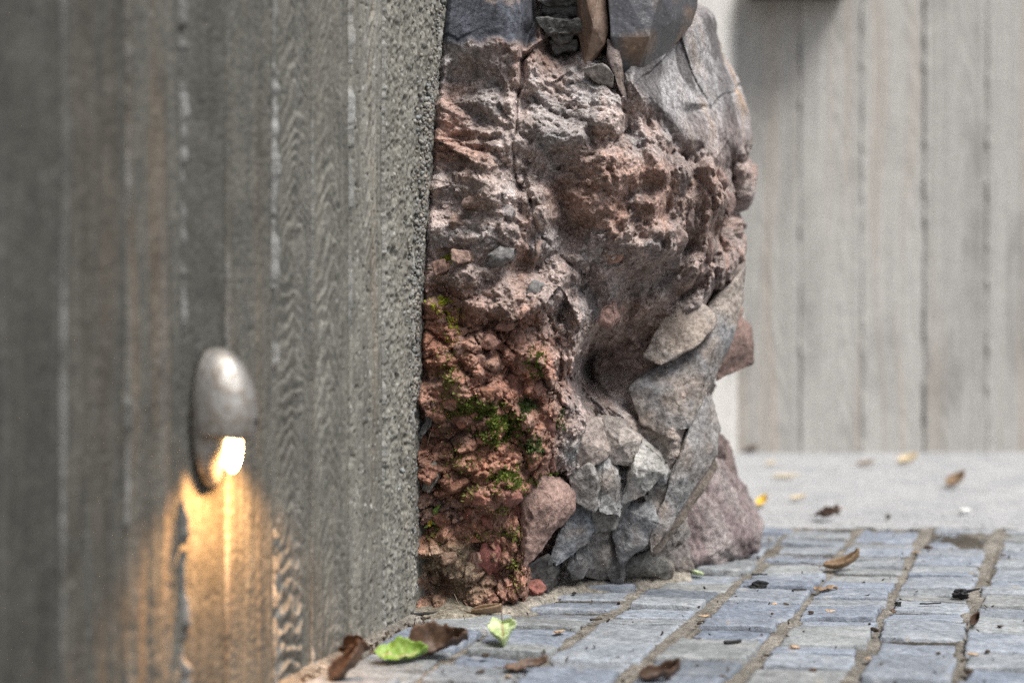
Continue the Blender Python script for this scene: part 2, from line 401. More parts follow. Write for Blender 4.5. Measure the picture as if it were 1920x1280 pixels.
# per board near the lamp: depth offset (m), tone factor, tint, grain kind
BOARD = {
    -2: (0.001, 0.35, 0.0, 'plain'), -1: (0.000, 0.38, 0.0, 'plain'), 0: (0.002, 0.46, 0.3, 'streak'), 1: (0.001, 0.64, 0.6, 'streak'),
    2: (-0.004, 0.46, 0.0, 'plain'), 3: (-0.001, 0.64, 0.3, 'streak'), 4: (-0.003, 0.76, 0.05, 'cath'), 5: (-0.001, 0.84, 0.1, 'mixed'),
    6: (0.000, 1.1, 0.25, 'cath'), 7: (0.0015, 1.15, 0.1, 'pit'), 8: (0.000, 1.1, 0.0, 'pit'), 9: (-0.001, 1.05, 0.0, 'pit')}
FIN = {0: .2, 1: .5, 2: 1.5, 3: .0, 4: .95, 5: .35, 6: .65, 7: .35, 8: .3, -1: .2}      # raggedness of the fin on the joint at the start of board k
for bi in range(len(JY) - 1):
    y0, y1 = JY[bi], JY[bi + 1]; k = bi - 28
    fine = 1.10 < y1 and y0 < 2.02
    mid = not fine and y0 > 3.0
    dt = (0.0014 if k >= 2 else 0.0022) if fine else 0.008
    dz = (0.0015 if k >= 2 else 0.0028) if fine else 0.012
    t0, t1 = y0 / 0.9299, y1 / 0.9299
    tl = np.linspace(t0, t1, max(4, int((t1 - t0) / dt)))
    zl = np.concatenate([np.arange(-0.04, 0.90, dz), np.linspace(0.905, 2.5, 60)])
    T, Z = np.meshgrid(tl, zl)
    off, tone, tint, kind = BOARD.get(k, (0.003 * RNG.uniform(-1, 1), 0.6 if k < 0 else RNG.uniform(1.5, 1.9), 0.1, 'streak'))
    h = np.full(T.shape, off)
    q = (T - t0) / (t1 - t0)
    s = 37 + k * 7
    warp = 0.010 * noise(T * 9, Z * 3.5, seed=s) + 0.004 * noise(T * 30, Z * 9, seed=s + 1)
    g = noise((T + warp) * 260, Z * 5, seed=s + 2) * 0.6 + noise((T + warp) * 520, Z * 11, seed=s + 3) * 0.4
    rough = fbm(T * 260, Z * 165, seed=s + 4, octv=3) * (1.4 if k >= 7 else 0.9)
    pits = np.clip(fbm(T * 190, Z * 130, seed=s + 6, octv=2) - 0.38, 0, 1)
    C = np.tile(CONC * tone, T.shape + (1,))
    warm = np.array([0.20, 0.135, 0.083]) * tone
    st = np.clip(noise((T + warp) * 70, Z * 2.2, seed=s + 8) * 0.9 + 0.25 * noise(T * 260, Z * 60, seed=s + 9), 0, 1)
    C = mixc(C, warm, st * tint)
    pale = np.clip(noise((T + warp) * 110, Z * 2.6, seed=s + 12) * 1.3 - 0.35, 0, 1)
    C = mixc(C, np.array([0.22, 0.215, 0.20]) * min(1.2, tone), pale * 0.7)
    if kind == 'plain':
        h += 0.0004 * g + 0.0007 * rough + 0.0012 * fbm(T * 25, Z * 12, seed=s + 21, octv=3)
        C *= (1 + 0.15 * fbm(T * 30, Z * 14, seed=s + 20))[..., None]
    elif kind == 'streak':
        h += 0.0018 * g + 0.0011 * rough + 0.0024 * noise((T + warp) * 75, Z * 2.5, seed=s + 5)
    elif kind in ('cath', 'mixed'):
        cq = 0.5 + 0.16 * noise(Z * 3.2, Z * 0, seed=s + 10)
        arch = np.abs(q - cq)
        ph = Z / (0.021 if kind == 'cath' else 0.03) + 6.5 * arch ** 1.25 + 1.5 * fbm(T * 28, Z * 16, seed=s + 11, octv=3)
        if k == 6: ph = Z / 0.034 - 12 * arch ** 1.2 + 1.3 * fbm(T * 25, Z * 9, seed=s + 11, octv=3)
        saw = ph - np.floor(ph); rid = np.where(saw < 0.8, saw / 0.8, (1 - saw) / 0.2)
        am = sstep(0.02, 0.3, 0.5 - arch) * (0.45 + 0.55 * np.clip(noise(Z * 6, T * 3, seed=s + 13) + 0.5, 0, 1))
        if k == 6: am = am * sstep(0.42, 0.58, Z)
        if kind == 'mixed': am = am * 0.5
        h += 0.0054 * rid * am + 0.0012 * g * (1 - am * 0.6) + 0.0007 * rough
        C = mixc(C, np.array([0.24, 0.235, 0.215]), np.clip(rid - 0.66, 0, 1) * 2.2 * am)
    elif kind == 'pit':
        h += 0.0008 * g + 0.0022 * rough + 0.0016 * fbm(T * 90, Z * 60, seed=s + 14, octv=2)
        big = np.clip(fbm(T * 85, Z * 50, seed=s + 15, octv=2) - 0.36, 0, 1)
        h -= 0.012 * big
        C = mixc(C, np.array([0.26, 0.25, 0.225]), np.clip(rough * 1.3 - 0.25, 0, 1) * 0.7)
    h -= (0.007 if k >= 6 else 0.003) * pits
    if k >= 6: h -= 0.007 * np.clip(fbm(T * 75, Z * 30, seed=s + 44, octv=3) - 0.38, 0, 1)
    C *= (1 + 0.16 * noise((T + warp) * 150, Z * 3.5, seed=s + 40) + 0.26 * fbm(T * 60, Z * 22, seed=s + 41, octv=3))[..., None]
    C = mixc(C, np.array([0.42, 0.42, 0.41]) * min(1, 0.45 + 0.6 * tone), np.clip(fbm(T * 230, Z * 170, seed=s + 42, octv=2) * 5 - 2.9, 0, 1) * (0.9 if k >= 6 else 0.35))
    # ragged fin of cement squeezed between two boards, broken away in places
    fr = FIN.get(k, 0.25)
    wv = noise(Z * 26, Z * 0, seed=s + 30) * 0.6 + noise(Z * 70, Z * 0, seed=s + 31) * 0.4
    wid = np.clip(0.0022 + 0.0125 * fr * np.clip(wv + 0.25, 0, 1) * (0.35 + 0.65 * (noise(Z * 4, Z * 0, seed=s + 32) > -0.25)), 0.0012, 1)
    fin = np.clip(1.25 - (T - t0) / wid, 0, 1)
    fin = fin * np.clip(0.25 + 1.6 * (noise(Z * 7, Z * 0, seed=s + 35) + 0.25 + 0.25 * fr), 0.12, 1)
    h += fin * (0.0008 + 0.0115 * fr) * (0.7 + 0.3 * noise(T * 200, Z * 90, seed=s + 33)) * (wv > -0.45)
    C = mixc(C, np.array([0.36, 0.365, 0.365]) * min(1.0, 0.68 + tone * 0.35), np.clip(fin * (0.62 + 0.25 * (k in (2, 4, 6))) * (0.55 + 0.55 * wv), 0, 1))
    # worn edge beside the boulder
    if fine and k >= 6:
        Ye = np.interp(Z, [0, 0.25, 0.45, 0.68, 0.9], [1.905, 1.915, 1.93, 1.965, 2.01])
        d = (Ye - T * 0.9299)
        h -= 0.010 * sstep(0.028, -0.015, d) ** 1.5
        h += 0.003 * fbm(T * 60, Z * 60, seed=91, octv=3) * sstep(0.05, 0.0, d)
    if k > 9:
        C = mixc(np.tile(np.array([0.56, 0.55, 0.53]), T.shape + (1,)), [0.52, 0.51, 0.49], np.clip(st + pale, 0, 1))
    h = np.concatenate([h[:, :1] - 0.03, h, h[:, -1:] - 0.03], 1)      # returned edges, so no gap shows at a joint
    T = np.concatenate([T[:, :1], T, T[:, -1:]], 1); Z = np.concatenate([Z[:, :1], Z, Z[:, -1:]], 1); C = np.concatenate([C[:, :1], C, C[:, -1:]], 1)
    P = np.stack([WO[0] + WD[0] * T + WN[0] * h, WO[1] + WD[1] * T + WN[1] * h, Z], -1)
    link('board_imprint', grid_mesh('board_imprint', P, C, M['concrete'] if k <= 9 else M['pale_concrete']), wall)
# solid body of the wall behind the imprints
bm = bmesh.new()
def wpt(t, h, z): return (WO[0] + WD[0] * t + WN[0] * h, WO[1] + WD[1] * t + WN[1] * h, z)
ta, tb = JY[0] / 0.9299, 3.69 / 0.9299 + 0.15
vs = [bm.verts.new(wpt(t, h, z)) for z in (-0.05, 2.498) for t, h in ((ta, -0.3), (tb, -0.3), (tb, -0.03), (ta, -0.03))]
for f in ((0, 1, 2, 3), (7, 6, 5, 4), (0, 4, 5, 1), (1, 5, 6, 2), (2, 6, 7, 3), (3, 7, 4, 0)): bm.faces.new([vs[i] for i in f])
bmesh.ops.recalc_face_normals(bm, faces=bm.faces)
link('wall_core', bm_mesh('wall_core', bm, M['concrete'], col=CONC), wall)
# exposed pebbles where the cement has washed out along the edge
def ico(sub=1):
    b = bmesh.new(); bmesh.ops.create_icosphere(b, subdivisions=sub, radius=1.0)
    V = np.array([v.co[:] for v in b.verts]); T = np.array([[v.index for v in f.verts] for f in b.faces]); b.free(); return V, T
IV, IT = ico(1); IV2, IT2 = ico(2)
Vs, Ts, Cs, o = [], [], [], 0
for i in range(5200):
    z = NPR.uniform(0.03, 0.86)
    ye = np.interp(z, [0, 0.25, 0.45, 0.68, 0.9], [1.900, 1.905, 1.92, 1.955, 2.0])
    dens = np.interp(z, [0.0, 0.25, 0.36, 0.44, 0.66, 0.74, 0.86], [0.15, 0.2, 0.55, 1, 1, 0.25, 0.15])
    if NPR.rand() > dens: continue
    y = ye + 0.014 - abs(NPR.randn()) * 0.028
    r = NPR.uniform(0.0014, 0.0040)
    d = ye - y
    hh = -0.009 * sstep(0.028, -0.015, np.array(d)) ** 1.5 + NPR.uniform(-0.001, 0.001)
    A = NPR.randn(3, 3); Q, _ = np.linalg.qr(A)
    v = (IV * (r * NPR.uniform(0.65, 1.3, 3))) @ Q.T + np.array(wpt(y / 0.9299, float(hh), z))
    Vs.append(v); Ts.append(IT + o); o += len(v)
    g = NPR.uniform(0.5, 1.35); wmm = NPR.uniform(0.9, 1.1)
    Cs.append(np.tile(np.array([0.20 * g * wmm, 0.195 * g, 0.18 * g / wmm]), (len(v), 1)))
tag(link('exposed_aggregate', tri_mesh('exposed_aggregate', np.concatenate(Vs), np.concatenate(Ts), np.concatenate(Cs), M['aggregate'], True), wall), kind='stuff')

# ------------------------------------------------------------------ far wall
fw = tag(link('concrete_wall', None), 'pale grey board marked concrete wall standing across the end of the lane', 'wall')
FJ = [0.575] + [(px - 960) / F * 3.69 for px in (1500, 1615, 1733, 1850)]
while FJ[-1] < 4.3: FJ.append(FJ[-1] + RNG.uniform(0.155, 0.168))
for i in range(len(FJ) - 1):
    x = np.linspace(FJ[i] + 0.0005, FJ[i + 1] - 0.0005, 44); z = np.concatenate([np.arange(-0.05, 1.35, 0.006), np.linspace(1.36, 2.6, 40)])
    X, Z = np.meshgrid(x, z); s = 300 + i * 9; q = (X - FJ[i]) / (FJ[i + 1] - FJ[i])
    wp = 0.02 * noise(X * 5, Z * 2, seed=s)
    cq = 0.5 + 0.25 * noise(Z * 1.3, Z * 0, seed=s + 1)
    ph = Z * 7 + 10 * np.abs(q - cq) ** 1.4 + 1.2 * fbm(X * 8, Z * 4, seed=s + 2, octv=2)
    rid = 0.5 + 0.5 * np.sin(ph * 6.28)
    gr = noise((X + wp) * 120, Z * 2, seed=s + 3)
    h = RNG.uniform(-0.002, 0.002) + 0.0012 * rid + 0.0010 * gr
    ed = np.minimum(X - FJ[i], FJ[i + 1] - X)
    h = h - 0.005 * sstep(0.006, 0.0, ed) * (0.55 + 0.45 * noise(Z * 22, Z * 0, seed=s + 5))
    h = h + 0.005 * sstep(0.010, 0.004, X - FJ[i]) * (noise(Z * 30, Z * 0, seed=s + 6) > 0.35)
    tn = RNG.uniform(0.86, 1.1)
    C = np.tile(np.array([0.375, 0.367, 0.350]) * tn, X.shape + (1,))
    C = mixc(C, [0.44, 0.432, 0.415], np.clip(rid * 0.8 - 0.25 + 0.5 * gr, 0, 1) * 0.7)
    C = mixc(C, [0.26, 0.252, 0.24], np.clip(fbm(X * 9, Z * 4, seed=s + 7, octv=4) * 2.2 - 0.2, 0, 1) * 0.85)
    C = mixc(C, [0.36, 0.315, 0.27], np.clip(noise((X + wp) * 45, Z * 1.1, seed=s + 8) - 0.2, 0, 1) * 0.8)
    C = mixc(C, [0.16, 0.155, 0.15], sstep(0.0065, 0.001, ed) * np.clip(noise(Z * 16, Z * 0, seed=s + 9) + 0.35, 0, 1) * 0.8)
    P = np.stack([X, 3.69 - h, Z], -1)
    link('board_imprint', grid_mesh('board_imprint', P, C, M['pale_concrete']), fw)
bm = bmesh.new(); bmesh.ops.create_cube(bm, size=1.0)
for v in bm.verts: v.co = Vector((2.4 + v.co.x * 3.7, 3.86 + v.co.y * 0.3, 1.26 + v.co.z * 2.64))
link('wall_core', bm_mesh('wall_core', bm, M['pale_concrete'], col=(0.4, 0.39, 0.37)), fw)
# dark timber ledge fixed to the far wall just above the picture's edge
bm = bmesh.new(); bmesh.ops.create_cube(bm, size=1.0)
for v in bm.verts: v.co = Vector((0.735 + v.co.x * 0.25, 3.605 + v.co.y * 0.16, 1.208 + v.co.z * 0.08))
bmesh.ops.bevel(bm, geom=bm.edges[:], offset=0.006, segments=2, affect='EDGES')
bmesh.ops.subdivide_edges(bm, edges=bm.edges[:], cuts=2, use_grid_fill=True)
tag(link('timber_ledge', bm_mesh('timber_ledge', bm, M['box_dark'])), 'dark timber ledge fixed high on the pale far wall near its corner', 'ledge')
# ------------------------------------------------------------------ the boulder
boulder = tag(link('boulder', None), 'large reddish grey craggy boulder with moss jutting out of the dark concrete wall', 'boulder')
CP = """0:850,1.99 1000,1.985 1040,2.05 1085,2.03 1140,2.01 1250,2.03 1305,2.12
-200:860,2.02 1000,2.02 1150,2.03 1290,2.14
120:835,1.97 960,1.94 1040,1.985 1150,1.97 1250,2.03 1370,2.22
250:820,1.945 900,1.915 1000,1.925 1100,1.915 1200,1.945 1300,2.03 1400,2.22
350:812,1.93 900,1.89 985,1.915 1030,1.95 1080,1.925 1150,1.90 1250,1.95 1330,2.04 1400,2.22
450:808,1.925 900,1.885 1000,1.90 1060,1.95 1150,1.925 1250,1.965 1340,2.06 1385,2.2
550:803,1.92 900,1.89 1000,1.905 1090,1.95 1160,2.02 1250,2.05 1320,2.09 1380,2.22
650:797,1.92 890,1.88 1000,1.91 1075,1.96 1130,2.09 1210,2.125 1290,2.11 1340,2.15 1375,2.28
710:1060,1.96 1112,2.16 1170,2.14 1250,2.09 1320,2.11
760:795,1.92 890,1.885 1000,1.92 1065,1.96 1110,2.03 1160,2.09 1230,2.075 1310,2.11 1335,2.25
850:790,1.92 890,1.895 1000,1.925 1070,1.98 1150,2.035 1220,2.055 1300,2.09 1345,2.3
950:785,1.925 880,1.905 980,1.935 1060,2.01 1130,2.045 1200,2.065 1270,2.11 1340,2.3
1050:782,1.93 880,1.92 960,1.94 1010,2.02 1080,2.065 1160,2.095 1250,2.15 1340,2.35
1150:780,1.937 880,1.94 960,1.975 1010,2.05 1060,2.11 1160,2.18 1250,2.25 1340,2.36"""
cps = []
for ln in CP.split('\n'):
    yy, rest = ln.split(':')
    for it in rest.split():
        a, b = it.split(','); cps.append((float(a), float(yy), float(b)))
cps = np.array(cps)
def rbf_fit(c, v, s=70.0):
    d = np.hypot(c[:, None, 0] - c[None, :, 0], c[:, None, 1] - c[None, :, 1])
    A = np.sqrt(d * d + s * s); n = len(c)
    Mx = np.zeros((n + 3, n + 3)); Mx[:n, :n] = A + np.eye(n) * -0.5
    Q = np.c_[np.ones(n), c / 500.0]; Mx[:n, n:] = Q; Mx[n:, :n] = Q.T
    return np.linalg.solve(Mx, np.r_[v, 0, 0, 0])
RW = rbf_fit(cps[:, :2], cps[:, 2])
def base_depth(px, py):
    sh = px.shape; px = px.ravel(); py = py.ravel(); r = RW[-3] + RW[-2] * px / 500 + RW[-1] * py / 500
    for i in range(len(cps)):
        r = r + RW[i] * np.sqrt((px - cps[i, 0]) ** 2 + (py - cps[i, 1]) ** 2 + 4900.0)
    return r.reshape(sh)
XR = np.array([(-520, 1120), (-300, 1270), (-100, 1318), (0, 1316), (60, 1338), (150, 1386), (200, 1403), (260, 1411), (330, 1417), (365, 1404), (400, 1394), (440, 1387), (490, 1391), (530, 1386),
               (580, 1380), (650, 1362), (700, 1345), (740, 1333), (800, 1338), (830, 1340), (870, 1330), (950, 1300), (1000, 1300), (1060, 1290), (1180, 1290)])
XL = np.array([(-520, 870), (0, 846), (200, 826), (400, 809), (600, 800), (800, 787), (1140, 779), (1180, 778)])
rows = np.concatenate([np.arange(-520, -40, 9.0), np.arange(-40, 1172, 1.7)])
# columns: fine over the front, tighter towards the silhouette, a coarse back
cf = np.linspace(0, 1, 400); cf = cf + 0.10 * (np.sin(np.pi * cf * 0.5) - cf)
U, PY = np.meshgrid(cf, rows)
xl = np.interp(PY, XL[:, 0], XL[:, 1]) - 22
xr = np.interp(PY, XR[:, 0], XR[:, 1])
PX = xl + (xr - xl) * U
Yb = base_depth(PX, PY)
e = np.clip((PX - (xr - 42)) / 42, 0, 1)
Yb = Yb + 0.085 * (1 - np.sqrt(np.clip(1 - e * e, 0, 1)))
lft = np.clip((xl + 24 - PX) / 24, 0, 1)
Yb = Yb + 0.05 * lft ** 1.5
Yb = Yb + 0.6 * np.clip((-230 - PY) / 290, 0, 1) ** 2
BX = (PX - 960) / F * Yb; BZ = CAMH - (PY - HOR) / F * Yb
A = BX + 0.5 * (Yb - 1.95)                                  # arc-like coordinate across the face
wx = 0.02 * fbm(A * 14, BZ * 14, seed=401, octv=3); wz = 0.02 * fbm(A * 14, BZ * 14, seed=402, octv=3)
# region masks
red = np.clip(sstep(480, 640, PY + 0.5 * (900 - PX)) * sstep(1110, 1010, PX + 0.12 * (PY - 700)) * 1.0, 0, 1)
smoothE = np.clip(sstep(-24, 14, PX - (1200 + (PY - 170) * 0.9)) * sstep(330, 250, PY) * sstep(70, 140, PY + (PX - 1200) * 0.8), 0, 1)
topA = sstep(95, 70, PY + 8 * noise(PX / 18, PY / 40, seed=61)) * sstep(1012, 1000, PX)
fold = np.clip(sstep(1150, 1210, PX) * sstep(690, 740, PY), 0, 1)
greyz = np.clip(sstep(1035, 1085, PX + 18 * noise(PX / 40, PY / 40, seed=62)) * sstep(770, 850, PY), 0, 1)
sm = np.clip(np.maximum(np.maximum(smoothE, topA), np.maximum(fold * 0.6, greyz * 0.4)), 0, 1)
ra = 1 - 0.88 * sm
L1, c1, i1 = lumps((A + wx) / 0.085, (BZ + wz) / 0.075, 11, 1.0, 1.1, 0.5)
L2, c2, i2 = lumps((A + wx * .6) / 0.036, (BZ + wz * .6) / 0.032, 12, 1.1, 1.1, 0.7)
L3, c3, i3 = lumps((A + wx * .3) / 0.0155, (BZ + wz * .3) / 0.014, 13, 1.1, 1.0, 0.9)
L4, c4, i4 = lumps((A + wx * .2) / 0.0068, (BZ + wz * .2) / 0.0065, 14, 0.9, 1.1, 1.0)
fb = fbm(A * 95, BZ * 95, Yb * 95, seed=430, octv=4, gain=0.7)
right = sstep(1200, 1330, PX) * sstep(180, 260, PY) * sstep(620, 520, PY)
crumb = np.clip(0.35 + 0.9 * fbm(A * 16, BZ * 16, seed=77, octv=2) + 0.5 * red, 0, 1.2)
LA, cA, iA = lumps((A + wx * .7) / 0.064, (BZ + wz * .7) / 0.056, 17, 1.2, 0.5, 0.6, 2, -1.0)
LB, cB, iB = lumps((A + wx * .4) / 0.027, (BZ + wz * .4) / 0.024, 18, 1.15, 0.55, 0.6, 2, -1.0)
D = ra * (0.026 * L1 * (1 + 0.5 * right) - 0.037 * LA * (1 + 0.3 * right - 0.4 * red) - 0.018 * LB * (1 - 0.3 * red) + 0.020 * L2 * (0.8 + 0.8 * right + 0.4 * red) + 0.0095 * L3 * (0.4 + crumb) + 0.0032 * L4 * (0.4 + crumb) + 0.0064 * fb)
L5, c5, i5 = lumps((A + wx * .5) / 0.026, (BZ + wz * .5) / 0.023, 15, 0.7, 1.5, 1.1)
L6, c6, i6 = lumps((A + wx * .9) / 0.052, (BZ + wz * .9) / 0.045, 16, 1.4, 0.9, 1.0, 2)
prd = sstep(0.5, 0.75, i5) * sstep(0.0, 0.25, c5)
D = D + red * (0.010 * L5 + 0.011 * prd * (0.6 + 0.4 * i6)) + red * 0.018 * L6 + ra * (1 - red) * 0.024 * L6
rdg = (1 - np.abs(fbm((A + wx) * 13, (BZ + wz) * 17, seed=440, octv=5, gain=0.6))) ** 2
bil = fbm((A + wx) * 26 + 0.5 * BZ * 26, (BZ + wz) * 26, seed=441, octv=5, gain=0.66)
D = D + ra * (0.010 * (rdg - 0.6) + 0.0065 * bil)
D = D - ra * 0.005 * np.clip(fbm(A * 55, BZ * 70, seed=442, octv=3) - 0.22, 0, 1)
D = D + sm * (0.006 * fbm(A * 10, BZ * 10, seed=81, octv=2) + 0.0012 * fbm(A * 60, BZ * 25, seed=82, octv=4))
# vertical runnels in the middle
run = blob(PX, PY, 1075, 640, 60, 170, 1.4)
D = D + run * 0.010 * noise((PX + 0.22 * (PY - 600)) / 17, PY / 110, seed=90)
def _blur(a, kr, kc):
    for ax, kk in ((0, kr), (1, kc), (0, kr), (1, kc)):
        pad = [(0, 0), (0, 0)]; pad[ax] = (kk + 1, kk)
        cs = np.cumsum(np.pad(a, pad, mode='edge'), ax); n_ = a.shape[ax]
        a = (np.take(cs, np.arange(2 * kk + 1, 2 * kk + 1 + n_), ax) - np.take(cs, np.arange(0, n_), ax)) / (2 * kk + 1)
    return a
D = 1.12 * (D - 0.85 * _blur(D, 34, 30))
# big recesses, shelves and cracks
ja = 34 * fbm(PX / 60, PY / 60, seed=96, octv=3); jb = 34 * fbm(PX / 60, PY / 60, seed=97, octv=3)
for cx, cy, rx, ry, dp in ((1034, 380, 24, 40, .022), (1112, 690, 24, 44, .035), (1045, 60, 36, 70, .045), (1300, 300, 24, 40, .03), (1370, 420, 14, 60, .025),
                           (880, 250, 50, 10, .012), (850, 268, 30, 8, .012), (1300, 205, 16, 16, .022), (930, 1085, 24, 10, .02), (960, 700, 26, 30, .012), (850, 905, 30, 20, .014), (1235, 470, 60, 16, -.010), (1190, 330, 60, 60, -.012),
                           (880, 690, 55, 45, -.010), (905, 470, 60, 40, -.010), (930, 350, 40, 36, -.008)):
    D = D - dp * blob(PX + ja, PY + jb, cx, cy, rx, ry, 1.6)
jx = 5 * noise(PX / 30, PY / 30, seed=95)
for pts, wd, dp in (([(1004, -40), (1000, 30), (985, 95), (974, 160)], 9, .05), ([(974, 160), (967, 200), (963, 290), (966, 330)], 2.6, .02), ([(965, 330), (990, 370), (1005, 430), (1050, 480), (1100, 520)], 3, .010),
                    ([(1330, 200), (1362, 176), (1396, 156)], 2.0, .008), ([(820, 280), (870, 272), (930, 285)], 5, .014), ([(1160, 165), (1175, 230), (1182, 300)], 2.5, .006), ([(1380, 330), (1378, 420), (1385, 480)], 6, .02),
                    ([(1270, 260), (1262, 330), (1245, 420), (1235, 470)], 5, .014), ([(1010, 560), (1060, 660), (1080, 780)], 4, .010), ([(830, 640), (900, 620), (960, 600), (1020, 610)], 4, .009), ([(815, 870), (880, 850), (960, 870), (1030, 860)], 4, .010)):
    dd, tt = seg_dist(PX + jx, PY + jx, pts)
    D = D - dp * np.exp(-(dd / wd) ** 2) * (1 - 0.4 * tt)
D = D * (1 - 0.7 * lft)
e2 = e ** 2
P = np.stack([BX + e2 * np.clip(D, -.03, .012) * 0.75, Yb - D * (1 - 0.45 * e2), BZ + 0.15 * D * 0], -1)
# colours: pinkish conglomerate, red clay below, grey inclusions, smooth patinated skin on top
n1 = fbm(A * 9, BZ * 9, seed=501, octv=4); n2 = fbm(A * 30, BZ * 30, seed=502, octv=4); n3 = fbm(A * 120, BZ * 120, seed=503, octv=3)
C = np.tile(np.array([0.41, 0.325, 0.297]), PX.shape + (1,))
C = mixc(C, [0.48, 0.405, 0.38], np.clip(0.25 + n1 * 1.2 + sstep(420, 150, PY) * 0.35, 0, 1))
C = mixc(C, [0.43, 0.435, 0.45], np.clip((n2 + 0.35 * n3) * 2.2 - 0.2 + 0.3 * sstep(300, 120, PY) + 0.1 * sstep(1000, 1150, PX), 0, 1) * 0.55)
C = mixc(C, [0.40, 0.205, 0.135], np.clip(n1 * -1.8 + 0.5 * n3 + 0.15 + 0.25 * sstep(1100, 950, PX) * sstep(220, 400, PY), 0, 1) * 0.5)
grn = (i2 > 0.80) * ra; C = mixc(C, [0.27, 0.27, 0.28], grn * 0.5)
C = mixc(C, [0.36, 0.18, 0.12], red * np.clip(0.72 + 0.6 * n2, 0, 1))
C = mixc(C, [0.14, 0.078, 0.045], red * np.clip(-n2 * 1.8 + 0.1 * n3, 0, 1) * 0.8)
C = mixc(C, [0.44, 0.225, 0.165], red * (i3 > 0.72) * 0.6)
olive = blob(PX, PY, 850, 1075, 75, 60, 1.6) * np.clip(0.7 + n2 * 1.2, 0, 1)
C = mixc(C, [0.33, 0.29, 0.19], olive)
C = mixc(C, [0.36, 0.355, 0.35], greyz * np.clip(0.85 + n2, 0, 1))
C = mixc(C, [0.40, 0.335, 0.29], fold * 0.75 * np.clip(0.6 + n1, 0, 1))
C = mixc(C, [0.36, 0.245, 0.19], blob(PX, PY, 1190, 620, 110, 70, 1.5) * np.clip(0.6 + n2, 0, 1) * 0.75)
pe = fbm(A * 22 + BZ * 12, BZ * 9 - A * 9, seed=520, octv=4)
C = mixc(C, [0.37, 0.36, 0.37], smoothE)
C = mixc(C, [0.12, 0.11, 0.115], smoothE * np.clip(pe * 5 - 0.15, 0, 1) * 0.85)
C = mixc(C, [0.50, 0.33, 0.19], smoothE * np.clip(-pe * 2.0 - 0.1, 0, 1) * 0.8 * sstep(1260, 1340, PX))
C = mixc(C, [0.33, 0.265, 0.245], right * 0.5)
tA = np.clip(topA * 1.0, 0, 1); pa = fbm(A * 20, BZ * 20, seed=540, octv=5, gain=.6)
C = mixc(C, [0.085, 0.092, 0.115], tA); C = mixc(C, [0.40, 0.30, 0.23], tA * np.clip(pa * 3.2 - 0.3 + 1.2 * sstep(50, 95, PY), 0, 1) * 0.8)
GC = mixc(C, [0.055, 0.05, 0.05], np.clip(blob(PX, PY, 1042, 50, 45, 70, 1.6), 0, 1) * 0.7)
C = np.clip(GC * 1.1, 0, 0.62)
# closing columns round the back into the wall
last = P[:, -1]; back = [P]; bc = [C]
for f in (0.12, 0.3, 0.55, 0.8, 1.0):
    yy = last[:, 1] + f * (2.95 - last[:, 1]); xw = WO[0] + 0.3956 * yy
    xx = last[:, 0] + (xw - 0.03 - last[:, 0]) * f ** 2.2 + 0.012 * noise(yy * 20, last[:, 2] * 20, seed=530) * (1 - f)
    back.append(np.stack([xx, yy, last[:, 2]], -1)[:, None]); bc.append(C[:, -1:])
Pall = np.concatenate(back, 1); Call = np.concatenate(bc, 1)
link('rock_face', grid_mesh('rock_face', Pall, Call, M['rock'], flip=True), boulder)
def on_face(px, py):                                        # surface point of the finished rock face below a photo pixel
    r = int(np.clip(np.searchsorted(rows, py), 0, len(rows) - 1))
    c = int(np.argmin(np.abs(PX[r] - px)))
    return P[r, c].copy(), r, c
def face_normal(r, c, k=6):
    r0, r1, c0, c1 = max(r - k, 0), min(r + k, len(rows) - 1), max(c - k, 0), min(c + k, PX.shape[1] - 1)
    n = np.cross(P[r, c1] - P[r, c0], P[r0, c] - P[r1, c]); n /= np.linalg.norm(n) + 1e-9
    return n if n[1] < 0 else -n

